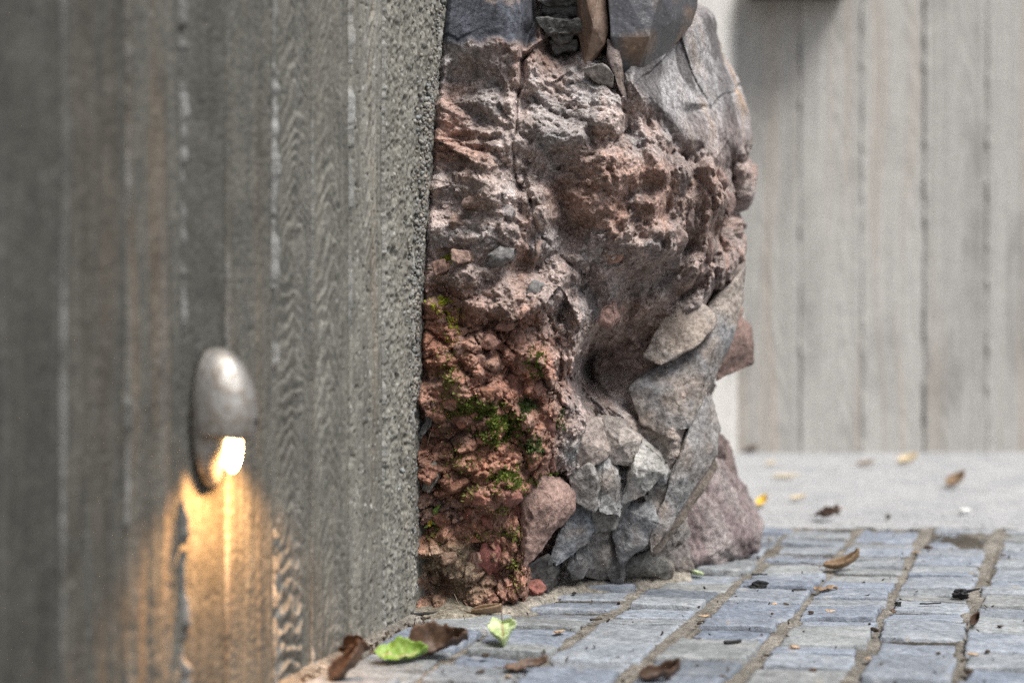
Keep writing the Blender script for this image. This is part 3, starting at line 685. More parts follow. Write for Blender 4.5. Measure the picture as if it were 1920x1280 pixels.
# fractured slabs and blocks: hulls with broken, bevelled facets
def block(name, front, thick, col, mat='slab', bev=0.0022, amp=0.0022, nsc=28, maxe=0.006, seed=1, extra=(), shrink=0.75, col2=None, vd=0.0, grow=1.0, sink=0.0, strata=0.0, tilt=(0, 0)):
    pts = [at(*p) for p in front] + [at(*p) for p in extra]
    cen = np.mean(pts[:len(front)], 0)
    for i_ in range(len(pts)): pts[i_] = cen + (pts[i_] - cen) * np.array([grow, 1, grow]) + np.array([0, sink + (pts[i_][0] - cen[0]) * tilt[0] + (pts[i_][2] - cen[2]) * tilt[1], 0])
    for p in pts[:len(front)]:
        b = cen + (p - cen) * shrink; pts.append(np.array([b[0] + thick * 0.25, p[1] + thick, b[2] + vd]))
    bm = bmesh.new(); vs = [bm.verts.new(p) for p in pts]
    r = bmesh.ops.convex_hull(bm, input=vs)
    bmesh.ops.delete(bm, geom=[g for g in bm.verts if not g.link_faces], context='VERTS')
    bmesh.ops.dissolve_limit(bm, angle_limit=math.radians(4), verts=bm.verts[:], edges=bm.edges[:])
    bmesh.ops.bevel(bm, geom=bm.edges[:], offset=bev, segments=2, affect='EDGES', profile=0.6)
    bmesh.ops.triangulate(bm, faces=bm.faces[:])
    for it in range(7):
        ed = [x for x in bm.edges if x.calc_length() > maxe]
        if not ed: break
        bmesh.ops.subdivide_edges(bm, edges=ed, cuts=1)
        bmesh.ops.triangulate(bm, faces=[f for f in bm.faces if len(f.verts) > 3])
        if len(bm.faces) > 26000: break
    bm.normal_update()
    V = np.array([v.co[:] for v in bm.verts]); N = np.array([v.normal[:] for v in bm.verts])
    x, y, z = V.T
    d = amp * (fbm(x * nsc, y * nsc, z * nsc, seed=seed, octv=3) * 1.6 + 0.35 * fbm(x * nsc * 5, y * nsc * 5, z * nsc * 5, seed=seed + 3, octv=3))
    stp = fbm(x * 30 + z * 22, y * 30, z * 26 - x * 20, seed=seed + 5, octv=2)
    d += amp * 0.8 * np.round(stp * 2.5) / 2.5
    d += amp * 0.9 * np.abs(fbm(x * 75, y * 75, z * 75, seed=seed + 6, octv=4, gain=0.6))
    if strata:
        sp = (x * 0.86 + z * 0.5 + 0.010 * fbm(x * 14, y * 14, z * 14, seed=seed + 21, octv=3)) * 48; sr_ = fbm(sp * 1.25, z * 5, y * 5, seed=seed + 22, octv=3); d += strata * sr_ * 2
    V = V + N * d[:, None]
    for v, c in zip(bm.verts, V): v.co = c
    if mat == 'slab': col = tuple(np.array(col) * 0.8); col2 = None if col2 is None else tuple(np.array(col2) * 0.75); 
    Cc = np.tile(np.array(col, float), (len(V), 1))
    if col2 is not None:
        m = np.clip(fbm(x * 16 + z * 8, y * 16, z * 16, seed=seed + 9, octv=4) * 2.4 + 0.15, 0, 1); Cc = mixc(Cc, col2, m)
    m2 = np.clip(fbm(x * 24, y * 24, z * 24, seed=seed + 12, octv=4) * 2.6 - 0.25, 0, 1); Cc = mixc(Cc, [0.25, 0.20, 0.17] if mat == 'slab' and col[0] > .2 else np.array(col) * 0.6, m2 * 0.7)
    if strata: Cc = mixc(Cc, np.array([0.13, 0.10, 0.10]), np.clip(-sr_ * 5.0, 0, 1) * .85); Cc = mixc(Cc, np.array([0.42, 0.37, 0.36]), np.clip(sr_ * 3.0 - .3, 0, 1) * .8)
    me = bm_mesh(name, bm, M[mat], smooth=True); set_col(me, Cc)
    return link(name, me, boulder)
DARK = (0.085, 0.088, 0.10); DBRN = (0.16, 0.115, 0.09); TAN = (0.44, 0.33, 0.24); GREY = (0.42, 0.42, 0.42); BLUE = (0.35, 0.37, 0.40); TAUPE = (0.39, 0.35, 0.325); OLIV = (0.30, 0.29, 0.27)
# patinated slabs at the top
block('slab', [(1083, -70, 1.97), (1132, -70, 1.96), (1140, 60, 1.955), (1133, 84, 1.955), (1116, 112, 1.965), (1097, 120, 1.965), (1082, 60, 1.985)], 0.05, (0.17, 0.115, 0.085), 'skin', seed=602, col2=(0.07, 0.055, 0.055), amp=0.0014, bev=0.0008, extra=[(1112, 50, 1.945)])
block('slab', [(1136, -80, 1.95), (1312, -80, 2.06), (1306, 15, 2.06), (1297, 45, 2.055), (1262, 88, 2.03), (1207, 136, 1.985), (1190, 152, 1.985), (1163, 128, 1.96), (1146, 70, 1.945)], 0.07, (0.05, 0.052, 0.062), 'skin', seed=603, col2=(0.14, 0.09, 0.06), amp=0.0012, bev=0.0005, nsc=14, extra=[(1216, 70, 1.945), (1250, -60, 1.965), (1262, 40, 1.985)], vd=0.03)
block('slab', [(1092, 128, 1.948), (1130, 118, 1.94), (1152, 140, 1.945), (1150, 166, 1.955), (1110, 150, 1.955)], 0.03, (0.36, 0.33, 0.31), seed=604, amp=0.002)
block('slab', [(1138, 70, 1.95), (1160, 90, 1.952), (1163, 150, 1.95), (1178, 200, 1.955), (1160, 170, 1.95), (1140, 110, 1.95)], 0.03, (0.28, 0.23, 0.22), seed=605, amp=0.002)
yy = -60
for i in range(9):                                           # thin beds stacked in the dark cleft
    hgt = RNG.uniform(16, 34); x0 = RNG.uniform(1004, 1036); x1 = RNG.uniform(1070, 1092); Yd = RNG.uniform(1.98, 2.02) - (0.02 if i in (4, 6) else 0)
    block('bed', [(x0, yy + RNG.uniform(-8, 10), Yd + .012), (x1, yy + RNG.uniform(-8, 8), Yd), (x1 - RNG.uniform(0, 14), yy + hgt, Yd + .004), (x0 + RNG.uniform(0, 18), yy + hgt + 3, Yd + .012)], 0.05, (0.15, 0.15, 0.147), seed=610 + i, amp=0.005, nsc=45, bev=0.0012)
    yy += hgt * 0.66
# lower right: the long diagonal slabs
block('slab', [(1206, 668, 2.085), (1238, 600, 2.09), (1304, 556, 2.10), (1334, 586, 2.095), (1334, 612, 2.085), (1312, 642, 2.065), (1268, 664, 2.06), (1236, 684, 2.062)], 0.08, (0.41, 0.345, 0.30), sink=-0.015, seed=631, amp=0.0026, col2=TAUPE, extra=[(1290, 600, 2.075)], bev=0.001)
block('slab', [(1178, 728, 2.10), (1217, 700, 2.095), (1318, 650, 2.10), (1356, 616, 2.12), (1368, 570, 2.14), (1393, 496, 2.17), (1390, 560, 2.16), (1362, 650, 2.13), (1326, 716, 2.10), (1290, 800, 2.06), (1238, 812, 2.06), (1200, 790, 2.08)], 0.09, (0.40, 0.35, 0.315), sink=-0.022, seed=632, amp=0.0026, bev=0.001, col2=(0.30, 0.30, 0.31), extra=[(1260, 740, 2.06), (1330, 660, 2.09)])
block('slab', [(1296, 770, 2.075), (1320, 735, 2.09), (1345, 806, 2.12), (1337, 852, 2.10), (1266, 966, 2.06), (1218, 1034, 2.05), (1214, 1010, 2.05), (1248, 916, 2.05), (1278, 846, 2.05)], 0.06, (0.35, 0.345, 0.345), sink=-0.016, seed=633, amp=0.0026, bev=0.001, col2=TAUPE, extra=[(1300, 830, 2.06)], shrink=0.95)
block('slab', [(1336, 850, 2.105), (1344, 870, 2.12), (1276, 978, 2.08), (1226, 1040, 2.07), (1212, 1036, 2.065), (1262, 964, 2.065)], 0.05, (0.27, 0.225, 0.19), sink=-0.016, seed=634, amp=0.0015)
block('slab', [(1352, 500, 2.16), (1392, 494, 2.18), (1388, 560, 2.17), (1360, 640, 2.14), (1338, 640, 2.13), (1340, 580, 2.14)], 0.08, (0.30, 0.25, 0.23), sink=-0.015, seed=635, amp=0.003, col2=(0.22, 0.2, 0.2))
block('slab', [(1362, 597, 2.22), (1385, 590, 2.24), (1405, 606, 2.25), (1413, 648, 2.25), (1410, 682, 2.25), (1380, 690, 2.24), (1366, 702, 2.22), (1340, 718, 2.2), (1350, 660, 2.2)], 0.09, (0.24, 0.165, 0.145), 'stone', seed=636, amp=0.003, extra=[(1380, 640, 2.21)])
# purple banded lump behind
block('lump', [(1262, 970, 2.20), (1322, 866, 2.24), (1352, 862, 2.27), (1378, 920, 2.30), (1404, 965, 2.31), (1427, 1012, 2.32), (1424, 1034, 2.315), (1330, 1062, 2.21), (1298, 1066, 2.20), (1270, 1030, 2.19)], 0.16, (0.265, 0.21, 0.212), 'rock', seed=640, amp=0.0045, nsc=24, bev=0.003, col2=(0.15, 0.115, 0.12), extra=[(1330, 950, 2.21), (1380, 1010, 2.24), (1310, 1050, 2.185)], strata=0.005)
block('lump', [(1346, 860, 2.29), (1372, 880, 2.33), (1380, 930, 2.35), (1350, 900, 2.3), (1330, 830, 2.27), (1342, 815, 2.27)], 0.1, (0.26, 0.20, 0.19), 'rock', seed=641, amp=0.005)
# fractured grey blocks
B = [([(1196, 826, 2.035), (1239, 858, 2.02), (1240, 886, 2.01), (1210, 928, 2.01), (1170, 936, 2.02), (1180, 880, 2.03)], (0.50, 0.49, 0.47), [(1192, 880, 1.995)], .07),
     ([(1160, 957, 2.04), (1214, 946, 2.035), (1232, 980, 2.04), (1224, 1004, 2.045), (1165, 1052, 2.05), (1155, 1004, 2.045)], (0.44, 0.445, 0.46), [(1190, 965, 2.025)], .08),
     ([(1072, 954, 2.015), (1104, 946, 2.01), (1115, 988, 2.015), (1100, 1012, 2.02), (1046, 1049, 2.025), (1031, 1036, 2.025), (1058, 984, 2.01)], BLUE, [(1095, 985, 2.0)], .07),
     ([(982, 908, 1.945), (1010, 898, 1.94), (1044, 900, 1.955), (1075, 924, 1.985), (1070, 952, 1.985), (1040, 986, 1.975), (1000, 1034, 1.965), (984, 1052, 1.965), (992, 1000, 1.945), (1002, 965, 1.935), (986, 935, 1.94)], (0.33, 0.225, 0.195), [(1035, 940, 1.938)], .07),
     ([(1068, 884, 2.0), (1102, 874, 1.995), (1116, 900, 1.99), (1112, 950, 1.995), (1076, 935, 1.995)], (0.38, 0.365, 0.35), [], .06),
     ([(1108, 862, 2.01), (1134, 850, 2.005), (1152, 890, 2.005), (1157, 960, 2.015), (1124, 952, 2.005), (1112, 915, 2.005)], GREY, [(1130, 900, 1.995)], .07),
     ([(1112, 956, 2.02), (1155, 962, 2.025), (1152, 985, 2.03), (1116, 996, 2.03)], OLIV, [], .06),
     ([(1120, 780, 2.04), (1160, 790, 2.03), (1196, 824, 2.03), (1186, 870, 2.03), (1150, 862, 2.02), (1134, 846, 2.02)], TAUPE, [(1160, 830, 2.01)], .07),
     ([(1040, 800, 1.97), (1075, 780, 1.98), (1120, 790, 2.0), (1138, 846, 2.005), (1110, 870, 1.995), (1070, 876, 1.985), (1050, 850, 1.97)], (0.40, 0.34, 0.31), [(1090, 830, 1.97)], .06),
     ([(1214, 900, 2.06), (1262, 880, 2.07), (1256, 930, 2.06), (1222, 948, 2.055)], (0.38, 0.36, 0.34), [], .06),
     ([(1210, 930, 2.055), (1250, 925, 2.06), (1268, 962, 2.065), (1240, 985, 2.05), (1222, 972, 2.05)], (0.34, 0.33, 0.31), [], .06),
     ([(1100, 1004, 2.06), (1152, 1000, 2.06), (1160, 1046, 2.075), (1142, 1082, 2.09), (1094, 1072, 2.085), (1076, 1058, 2.08)], (0.42, 0.39, 0.365), [(1130, 1040, 2.05)], .08),
     ([(1146, 1066, 2.10), (1212, 1034, 2.09), (1250, 1056, 2.13), (1248, 1082, 2.15), (1142, 1090, 2.12)], OLIV, [(1200, 1060, 2.085)], .08),
     ([(984, 1064, 1.985), (1025, 1042, 1.995), (1040, 1072, 2.01), (1026, 1108, 2.01), (992, 1106, 1.995)], (0.17, 0.165, 0.16), [], .07),
     ([(1240, 1050, 2.14), (1280, 1020, 2.16), (1292, 1062, 2.17), (1262, 1082, 2.17)], (0.26, 0.235, 0.225), [], .07),
     ([(792, 880, 1.925), (815, 868, 1.915), (820, 895, 1.91), (806, 920, 1.915), (790, 915, 1.925)], (0.30, 0.28, 0.245), [], .03),
     ([(796, 770, 1.915), (812, 772, 1.905), (806, 800, 1.905), (788, 815, 1.915)], (0.33, 0.33, 0.32), [], .02),
     ([(916, 478, 1.875), (938, 462, 1.87), (962, 468, 1.875), (955, 486, 1.87), (930, 500, 1.872), (918, 496, 1.875)], (0.24, 0.235, 0.235), [(938, 478, 1.862)], .04),
     ([(988, 556, 1.885), (1002, 530, 1.885), (1014, 536, 1.89), (996, 568, 1.888)], (0.27, 0.265, 0.265), [], .03),
     ([(1128, 578, 1.955), (1150, 566, 1.95), (1154, 596, 1.95), (1140, 612, 1.955), (1128, 606, 1.96)], (0.36, 0.235, 0.205), [], .04),
     ([(850, 470, 1.885), (876, 472, 1.875), (880, 488, 1.875), (862, 494, 1.878), (848, 486, 1.885)], (0.36, 0.25, 0.21), [], .03),
     ([(812, 492, 1.90), (832, 486, 1.89), (836, 506, 1.89), (818, 514, 1.895)], (0.30, 0.19, 0.155), [], .03),
     ([(910, 555, 1.885), (962, 568, 1.885), (966, 582, 1.885), (930, 588, 1.883), (905, 572, 1.885)], (0.34, 0.27, 0.235), [], .03)]
for i, (fr, cc, ex, th) in enumerate(B):
    block('block', fr, th, cc, 'slab' if cc[0] - cc[2] < 0.06 else 'stone', seed=660 + i * 7, amp=0.0034, nsc=34, bev=0.0009, extra=ex, col2=tuple(np.array(cc) * RNG.uniform(0.7, 1.15)), maxe=0.005, grow=1.12, sink=RNG.uniform(-0.018, 0.002), tilt=(RNG.uniform(-.35, .35), RNG.uniform(-.3, .3)))
# slender shards leaning up to the right between the blocks
for i in range(30):
    cx, cy = RNG.uniform(1060, 1262), RNG.uniform(790, 1060)
    if cy < 880 or cx > 1190 and cy > 990 or cx < 1100 and cy < 840: continue
    p_, r_, c_ = on_face(cx, cy); Yc = p_[1] - RNG.uniform(0.010, 0.028)
    a = math.radians(RNG.uniform(48, 78)); L = RNG.uniform(22, 46); Wd = RNG.uniform(9, 19)
    ux, uy = math.cos(a), -math.sin(a); vx, vy = -uy, ux
    fr = [(cx + ux * L * q + vx * Wd * e_, cy + uy * L * q + vy * Wd * e_, Yc + RNG.uniform(-.006, .008) + 0.012 * (e_ > 0)) for q, e_ in ((-1, .2), (-.6, 1), (.5, .9), (1, .1), (.7, -.8), (-.5, -1))]
    g_ = RNG.uniform(0.8, 1.15); block('shard', fr, 0.05, (0.40 * g_, 0.40 * g_, 0.40 * g_), 'slab', seed=1200 + i * 5, amp=0.002, bev=0.0007, extra=[(cx, cy, Yc - 0.010)], col2=(0.26 * g_, 0.255 * g_, 0.25 * g_), maxe=0.006)
# rounded red stones bedded in the clay
def stone(px, py, rx, ry, col, rot=0.0, proud=0.12, seed=1):
    p, r, c = on_face(px, py); Y = p[1]; k = Y / F
    V = IV2.copy(); b = bmesh.new(); bmesh.ops.create_icosphere(b, subdivisions=4, radius=1)
    V = np.array([v.co[:] for v in b.verts]); x, y, z = V.T
    # a few cut facets make it a stone rather than a ball
    rr = np.random.RandomState(seed); d = np.ones(len(V))
    for _ in range(12):
        n = rr.randn(3); n /= np.linalg.norm(n); q = rr.uniform(0.5, 0.9); t = V @ n
        d = np.minimum(d, np.where(t > 1e-3, q / np.maximum(t, 1e-3), 9))
    d = d * (1 + 0.30 * fbm(x * 1.9, y * 1.9, z * 1.9, seed=seed, octv=5, gain=0.62) + 0.05 * fbm(x * 9, y * 9, z * 9, seed=seed + 2, octv=3))
    V = V * d[:, None]
    cr, sr = math.cos(rot), math.sin(rot); X = V[:, 0] * rx * k; Zz = V[:, 2] * ry * k
    W = np.stack([X * cr - Zz * sr, V[:, 1] * (rx + ry) * 0.5 * k, X * sr + Zz * cr], -1) + p + np.array([0, (0.5 - proud) * (rx + ry) * 0.5 * k, 0])
    for v, q in zip(b.verts, W): v.co = q
    me = bm_mesh('stone', b, M['stone'], smooth=True)
    m = np.clip(fbm(x * 1.6, y * 1.6, z * 1.6, seed=seed + 7, octv=3) * 2 + .2, 0, 1)
    set_col(me, mixc(np.tile(np.array(col, float), (len(V), 1)), np.array(col) * 0.72, m))
    link('stone', me, boulder)
RED = (0.42, 0.19, 0.14); PNK = (0.46, 0.29, 0.23); DRED = (0.30, 0.15, 0.10)
ST = [(867, 792, 11, 10, RED), (918, 1045, 30, 40, (0.36, 0.14, 0.12)), (994, 1096, 32, 21, (0.38, 0.16, 0.13), -.5), (966, 966, 24, 27, (0.38, 0.17, 0.14)), (918, 978, 22, 17, RED, .4), (888, 1010, 20, 11, (0.38, 0.18, 0.12)),
      (956, 925, 23, 20, (0.34, 0.16, 0.125)), (897, 1052, 20, 26, PNK, .5), (1026, 800, 22, 24, (0.32, 0.17, 0.14)), (990, 786, 12, 18, PNK), (886, 777, 11, 10, RED), (870, 652, 25, 24, (0.38, 0.235, 0.19)), (900, 680, 24, 22, (0.38, 0.235, 0.19), .6),
      (827, 596, 17, 20, PNK), (968, 640, 22, 26, (0.37, 0.215, 0.17)), (820, 634, 15, 13, RED), (813, 754, 11, 12, (0.33, 0.24, 0.2)), (831, 697, 11, 9, PNK), (917, 640, 20, 15, (0.35, 0.2, 0.16)), (945, 610, 26, 14, (0.34, 0.19, 0.145), .3),
      (806, 620, 10, 14, DRED), (836, 660, 13, 11, PNK), (990, 690, 14, 12, RED), (1010, 730, 16, 20, (0.30, 0.165, 0.13)), (900, 850, 30, 22, DRED, .4), (940, 860, 24, 26, DRED), (835, 850, 16, 14, DRED), (860, 905, 24, 18, DRED, .3), (905, 930, 18, 15, RED),
      (830, 970, 22, 20, DRED), (880, 965, 16, 14, RED), (935, 1090, 34, 22, (0.28, 0.13, 0.09), .2), (855, 1000, 18, 14, (0.3, 0.17, 0.12)), (822, 738, 12, 10, RED), (845, 760, 12, 12, PNK), (812, 815, 12, 13, (0.33, 0.22, 0.18)), (1000, 862, 16, 18, DRED), (1035, 860, 14, 22, (0.33, 0.18, 0.15)),
      (872, 545, 17, 12, (0.35, 0.24, 0.2)), (830, 540, 14, 13, (0.32, 0.2, 0.165)), (1008, 590, 12, 18, (0.34, 0.22, 0.18)), (985, 600, 14, 10, PNK), (1030, 640, 13, 20, (0.30, 0.185, 0.15)), (960, 725, 26, 24, (0.29, 0.14, 0.105)), (915, 735, 22, 18, DRED), (845, 1040, 20, 15, (0.33, 0.22, 0.16)), (1150, 480, 20, 14, PNK),
      (1008, 470, 16, 22, (0.33, 0.245, 0.215)), (890, 380, 26, 18, (0.36, 0.26, 0.225), .2), (860, 420, 22, 18, (0.35, 0.25, 0.21)), (950, 400, 18, 20, (0.30, 0.27, 0.265)), (1345, 345, 16, 26, (0.28, 0.2, 0.18)), (1300, 400, 20, 34, (0.34, 0.26, 0.24)), (1268, 445, 22, 30, (0.35, 0.27, 0.245)), (1330, 470, 16, 32, (0.31, 0.22, 0.2)), (1362, 380, 14, 26, (0.25, 0.18, 0.165)), (1210, 500, 30, 18, (0.36, 0.29, 0.26), -.4)]
for i, s_ in enumerate(ST): stone(*s_, seed=700 + i * 3) if len(s_) == 6 else stone(*s_[:5], rot=0, seed=700 + i * 3)
# crumbs of clay and grit caught on the face
Vs, Ts, Cs, o = [], [], [], 0
for i in range(5200):
    py = NPR.uniform(180, 1130); px = NPR.uniform(790, 1340)
    if py < 520:
        if NPR.rand() > 0.45 * (0.3 + 0.7 * (px < 1150)): continue
    elif px > 1110 + 0.0 * py: continue
    p, r, c = on_face(px, py)
    if sm[r, c] > 0.4: continue
    sz = (NPR.uniform(1.2, 3.6) if NPR.rand() < 0.8 else NPR.uniform(3.5, 7.0)) * p[1] / F
    Q, _ = np.linalg.qr(NPR.randn(3, 3))
    v = (IV * (1 + 0.35 * NPR.randn(len(IV), 1)) * sz * NPR.uniform(0.7, 1.2, 3)) @ Q.T + p
    g = NPR.uniform(0.75, 1.3); base = C[r, c] * g
    Vs.append(v); Ts.append(IT + o); o += len(v); Cs.append(np.tile(base, (len(v), 1)))
tag(link('grit', tri_mesh('grit', np.concatenate(Vs), np.concatenate(Ts), np.concatenate(Cs), M['stone'], False), boulder), kind='stuff')
# moss: thousands of tiny leaflets in cushions
PATCH = [(935, 800, 42, 34, 2600, 0), (915, 775, 30, 20, 900, 0), (958, 895, 34, 18, 900, 0), (985, 765, 18, 16, 400, 1), (1006, 678, 15, 26, 520, 0), (1000, 835, 18, 16, 400, 1), (848, 590, 14, 10, 160, 2), (827, 572, 14, 12, 320, 2), (848, 484, 18, 8, 260, 2), (862, 476, 14, 8, 160, 2), (845, 700, 20, 50, 380, 3), (880, 760, 24, 22, 420, 0),
         (965, 1062, 12, 26, 260, 3), (848, 770, 30, 26, 300, 3), (1000, 905, 20, 8, 180, 0), (870, 860, 40, 26, 220, 3), (1038, 888, 10, 6, 90, 0), (905, 1005, 40, 10, 160, 3), (970, 1000, 26, 14, 200, 3), (850, 625, 12, 22, 160, 2), (1116, 905, 5, 22, 160, 0), (820, 1000, 16, 16, 90, 3), (880, 920, 40, 26, 220, 3), (1050, 790, 10, 22, 90, 1), (940, 955, 16, 12, 120, 3)]
MC = [[(0.075, 0.095, 0.02), (0.17, 0.235, 0.03)], [(0.05, 0.09, 0.025), (0.10, 0.15, 0.04)], [(0.36, 0.40, 0.03), (0.48, 0.5, 0.06)], [(0.13, 0.15, 0.03), (0.22, 0.22, 0.05)]]
Vs, Ts, Cs, o = [], [], [], 0
for cx, cy, rx, ry, n, kc in PATCH:
    for i in range(int(n * 1.05)):
        a, b = NPR.randn(2) * 0.55
        px, py = cx + a * rx, cy + b * ry
        if noise(np.array([px / 9.0]), np.array([py / 9.0]), seed=33)[0] < -0.25: continue
        p, r, c = on_face(px + NPR.uniform(-1, 1), py)
        nn = face_normal(r, c, 4) + np.array([0, -0.1, 0.45]) + NPR.randn(3) * 0.55; nn /= np.linalg.norm(nn)
        t = np.cross(nn, NPR.randn(3)); t /= np.linalg.norm(t) + 1e-9
        L = NPR.uniform(0.0018, 0.0056); wd = L * 0.28
        q = p + NPR.randn(3) * 0.0006 + np.array([0, -0.0008, 0])
        V = np.array([q - t * wd * .6, q + t * wd * .6, q + nn * L * .6 + t * wd, q + nn * L, q + nn * L * .6 - t * wd])
        Vs.append(V); Ts.append(np.array([[0, 1, 2], [0, 2, 4], [4, 2, 3]]) + o); o += 5
        u = NPR.rand(); cc = np.array(MC[kc][0]) * (1 - u) + np.array(MC[kc][1]) * u; Cs.append(np.tile(cc, (5, 1)))
tag(link('moss', tri_mesh('moss', np.concatenate(Vs), np.concatenate(Ts), np.concatenate(Cs), M['moss'], False), boulder), kind='stuff')
# mortar haunch where the boulder meets the paving
th = np.linspace(0, 1, 260); sec = np.linspace(0, 1, 26)
basepts = [ground_at(772, 1150), ground_at(850, 1150), ground_at(930, 1142), ground_at(1010, 1124), ground_at(1060, 1100), ground_at(1140, 1092), ground_at(1220, 1084), ground_at(1290, 1076)]
bp = np.array([p[:] for p in basepts]); tt = np.linspace(0, 1, len(bp))
cxs = np.interp(th, tt, bp[:, 0]); cys = np.interp(th, tt, bp[:, 1])
TH, SE = np.meshgrid(th, sec)
HX = cxs[None] + 0 * SE + (SE - 0.25) * -0.02; HY = cys[None] + (SE - 0.3) * 0.16
hz = 0.004 + 0.030 * sstep(0.1, 1.0, SE) ** 1.3 * (0.7 + 0.5 * noise(TH * 14, SE * 2, seed=71)) + 0.006 * fbm(HX * 60, HY * 60, seed=72, octv=4) - 0.018 * sstep(0.22, 0.0, SE)
HC = np.tile(np.array([0.33, 0.30, 0.255]), TH.shape + (1,)); HC = mixc(HC, [0.24, 0.21, 0.15], sstep(0.42, 0.2, TH) * 0.7); HC = mixc(HC, [0.40, 0.37, 0.33], np.clip(fbm(HX * 30, HY * 30, seed=73), 0, 1))
link('mortar_haunch', grid_mesh('mortar_haunch', np.stack([HX, HY, hz], -1), HC, M['rock']), boulder)

# ------------------------------------------------------------------ wall lamps
def lathe_shell(a, b, c, zcut, n_u=48, n_v=28, thick=0.0035):
    """hood: half ellipsoid standing off the wall, cut away below zcut (local: x along wall, y out of the wall, z up)"""
    bm = bmesh.new()
    bmesh.ops.create_uvsphere(bm, u_segments=64, v_segments=40, radius=1)
    for v in bm.verts: v.co = Vector((v.co.x * a, v.co.y * c, v.co.z * b))
    bmesh.ops.bisect_plane(bm, geom=bm.verts[:] + bm.edges[:] + bm.faces[:], plane_co=(0, 0, 0), plane_no=(0, 1, 0), clear_inner=True)
    bmesh.ops.bisect_plane(bm, geom=bm.verts[:] + bm.edges[:] + bm.faces[:], plane_co=(0, 0, zcut), plane_no=(0, 0.18, 1), clear_inner=True)
    return bm
def make_lamp(t, z, label, lit):
    root = tag(link('wall_lamp', None), label, 'lamp', 'lamps on the concrete wall')
    h0 = 0.004
    root.matrix_world = Matrix(((WD[0], WN[0], 0, WO[0] + WD[0] * t + WN[0] * h0), (WD[1], WN[1], 0, WO[1] + WD[1] * t + WN[1] * h0), (0, 0, 1, z), (0, 0, 0, 1)))
    bm = lathe_shell(0.034, 0.068, 0.045, -0.016)
    me = bm_mesh('hood', bm, M['metal'], smooth=True); hood = link('hood', me, root, (0, 0.004, 0.003))
    so = hood.modifiers.new('thickness', 'SOLIDIFY'); so.thickness = 0.004; so.offset = -1
    bm = bmesh.new(); bmesh.ops.create_uvsphere(bm, u_segments=48, v_segments=24, radius=1)
    for v in bm.verts: v.co = Vector((v.co.x * 0.032, max(v.co.y, -0.2) * 0.021, v.co.z * 0.070))
    link('back_plate', bm_mesh('back_plate', bm, M['metal'], smooth=True), root)
    bm = bmesh.new(); bmesh.ops.create_uvsphere(bm, u_segments=24, v_segments=16, radius=1)
    for v in bm.verts: v.co = Vector((v.co.x * 0.0135, v.co.y * 0.008, v.co.z * 0.030))
    link('lens', bm_mesh('lens', bm, M['glow'] if lit else M['white_chip'], smooth=True), root, (0.008, 0.019, -0.026))
    bm = bmesh.new(); bmesh.ops.create_cone(bm, segments=16, radius1=0.0035, radius2=0.003, depth=0.003, cap_ends=True)
    s = link('screw', bm_mesh('screw', bm, M['char']), hood, (0.004, 0.0445, -0.006)); s.rotation_euler = (math.radians(-80), 0, 0)
    if not lit: return root
    ld = bpy.data.lights.new('bulb', 'SPOT'); ld.energy = 7.5; ld.spot_size = math.radians(120); ld.spot_blend = 1.0; ld.color = (1.0, 0.50, 0.17); ld.shadow_soft_size = 0.011
    bo = link('bulb', ld, root, (0.006, 0.040, -0.030)); bo.rotation_euler = (math.radians(-20), 0, 0)
    return root
make_lamp(1.462 / 0.9299 - 0.023, 0.3085, 'hooded cast metal lamp glowing warm on the rough dark wall before the boulder', True)
make_lamp(3.60 / 0.9299, 0.3085, 'hooded metal lamp half hidden behind the boulder near the far corner', False)

# ------------------------------------------------------------------ leaves, charcoal, chips
def leaf_mesh(L, Wd, mat, curl=0.3, bend=0.3, fold=0.3, serr=0.0, seed=1, stem=0.3, crumple=0.0):
    n, m = 26, 15
    u, v = np.meshgrid(np.linspace(0, 1, n), np.linspace(-1, 1, m))
    out = np.sin(np.pi * np.clip(u, 0, 1) ** 0.8) ** 0.75 * (1 - 0.25 * u)
    out = out * (1 + serr * ((u * 9) % 1.0 - 0.5) * np.abs(v) ** 3) + 0.01
    x = (u - 0.5) * L; y = v * out * Wd * 0.5
    z = fold * np.abs(y) + curl * Wd * (v ** 2) * (0.4 + u) * 0.5 + bend * L * (u - 0.4) ** 2
    z = z + crumple * Wd * fbm(x / L * 4 + seed, y / L * 4, seed=seed, octv=3) + 0.02 * Wd * np.sin((u * 6 - np.abs(v) * 1.5) * 6.28)
    ang = curl * 1.6 * v
    y = y * (1 - 0.35 * min(1, abs(curl)) * v ** 2)
    z = z - z.min() + 0.0006
    vein = np.clip(1 - np.abs(v) * 7, 0, 1) * 0.9 + 0.12 * (np.abs(((u * 6 - np.abs(v) * 1.5) % 1) - 0.5) < 0.07)
    Cc = np.stack([np.abs(v), u, np.clip(vein, 0, 1)], -1)
    return grid_mesh('leaf', np.stack([x, y, z], -1), Cc, M[mat])
def tube(name, pts, r0, r1, mat, col=None):
    bm = bmesh.new(); k = 6; rings = []
    for i, p in enumerate(pts):
        p = Vector(p); d = (Vector(pts[min(i + 1, len(pts) - 1)]) - Vector(pts[max(i - 1, 0)])).normalized()
        a = d.orthogonal().normalized(); b = d.cross(a); r = r0 + (r1 - r0) * i / (len(pts) - 1)
        rings.append([bm.verts.new(p + (a * math.cos(t) + b * math.sin(t)) * r) for t in [j * 2 * math.pi / k for j in range(k)]])
    for A_, B_ in zip(rings, rings[1:]):
        for j in range(k): bm.faces.new((A_[j], A_[(j + 1) % k], B_[(j + 1) % k], B_[j]))
    bm.faces.new(rings[0][::-1]); bm.faces.new(rings[-1])
    return bm_mesh(name, bm, M[mat], True, col)
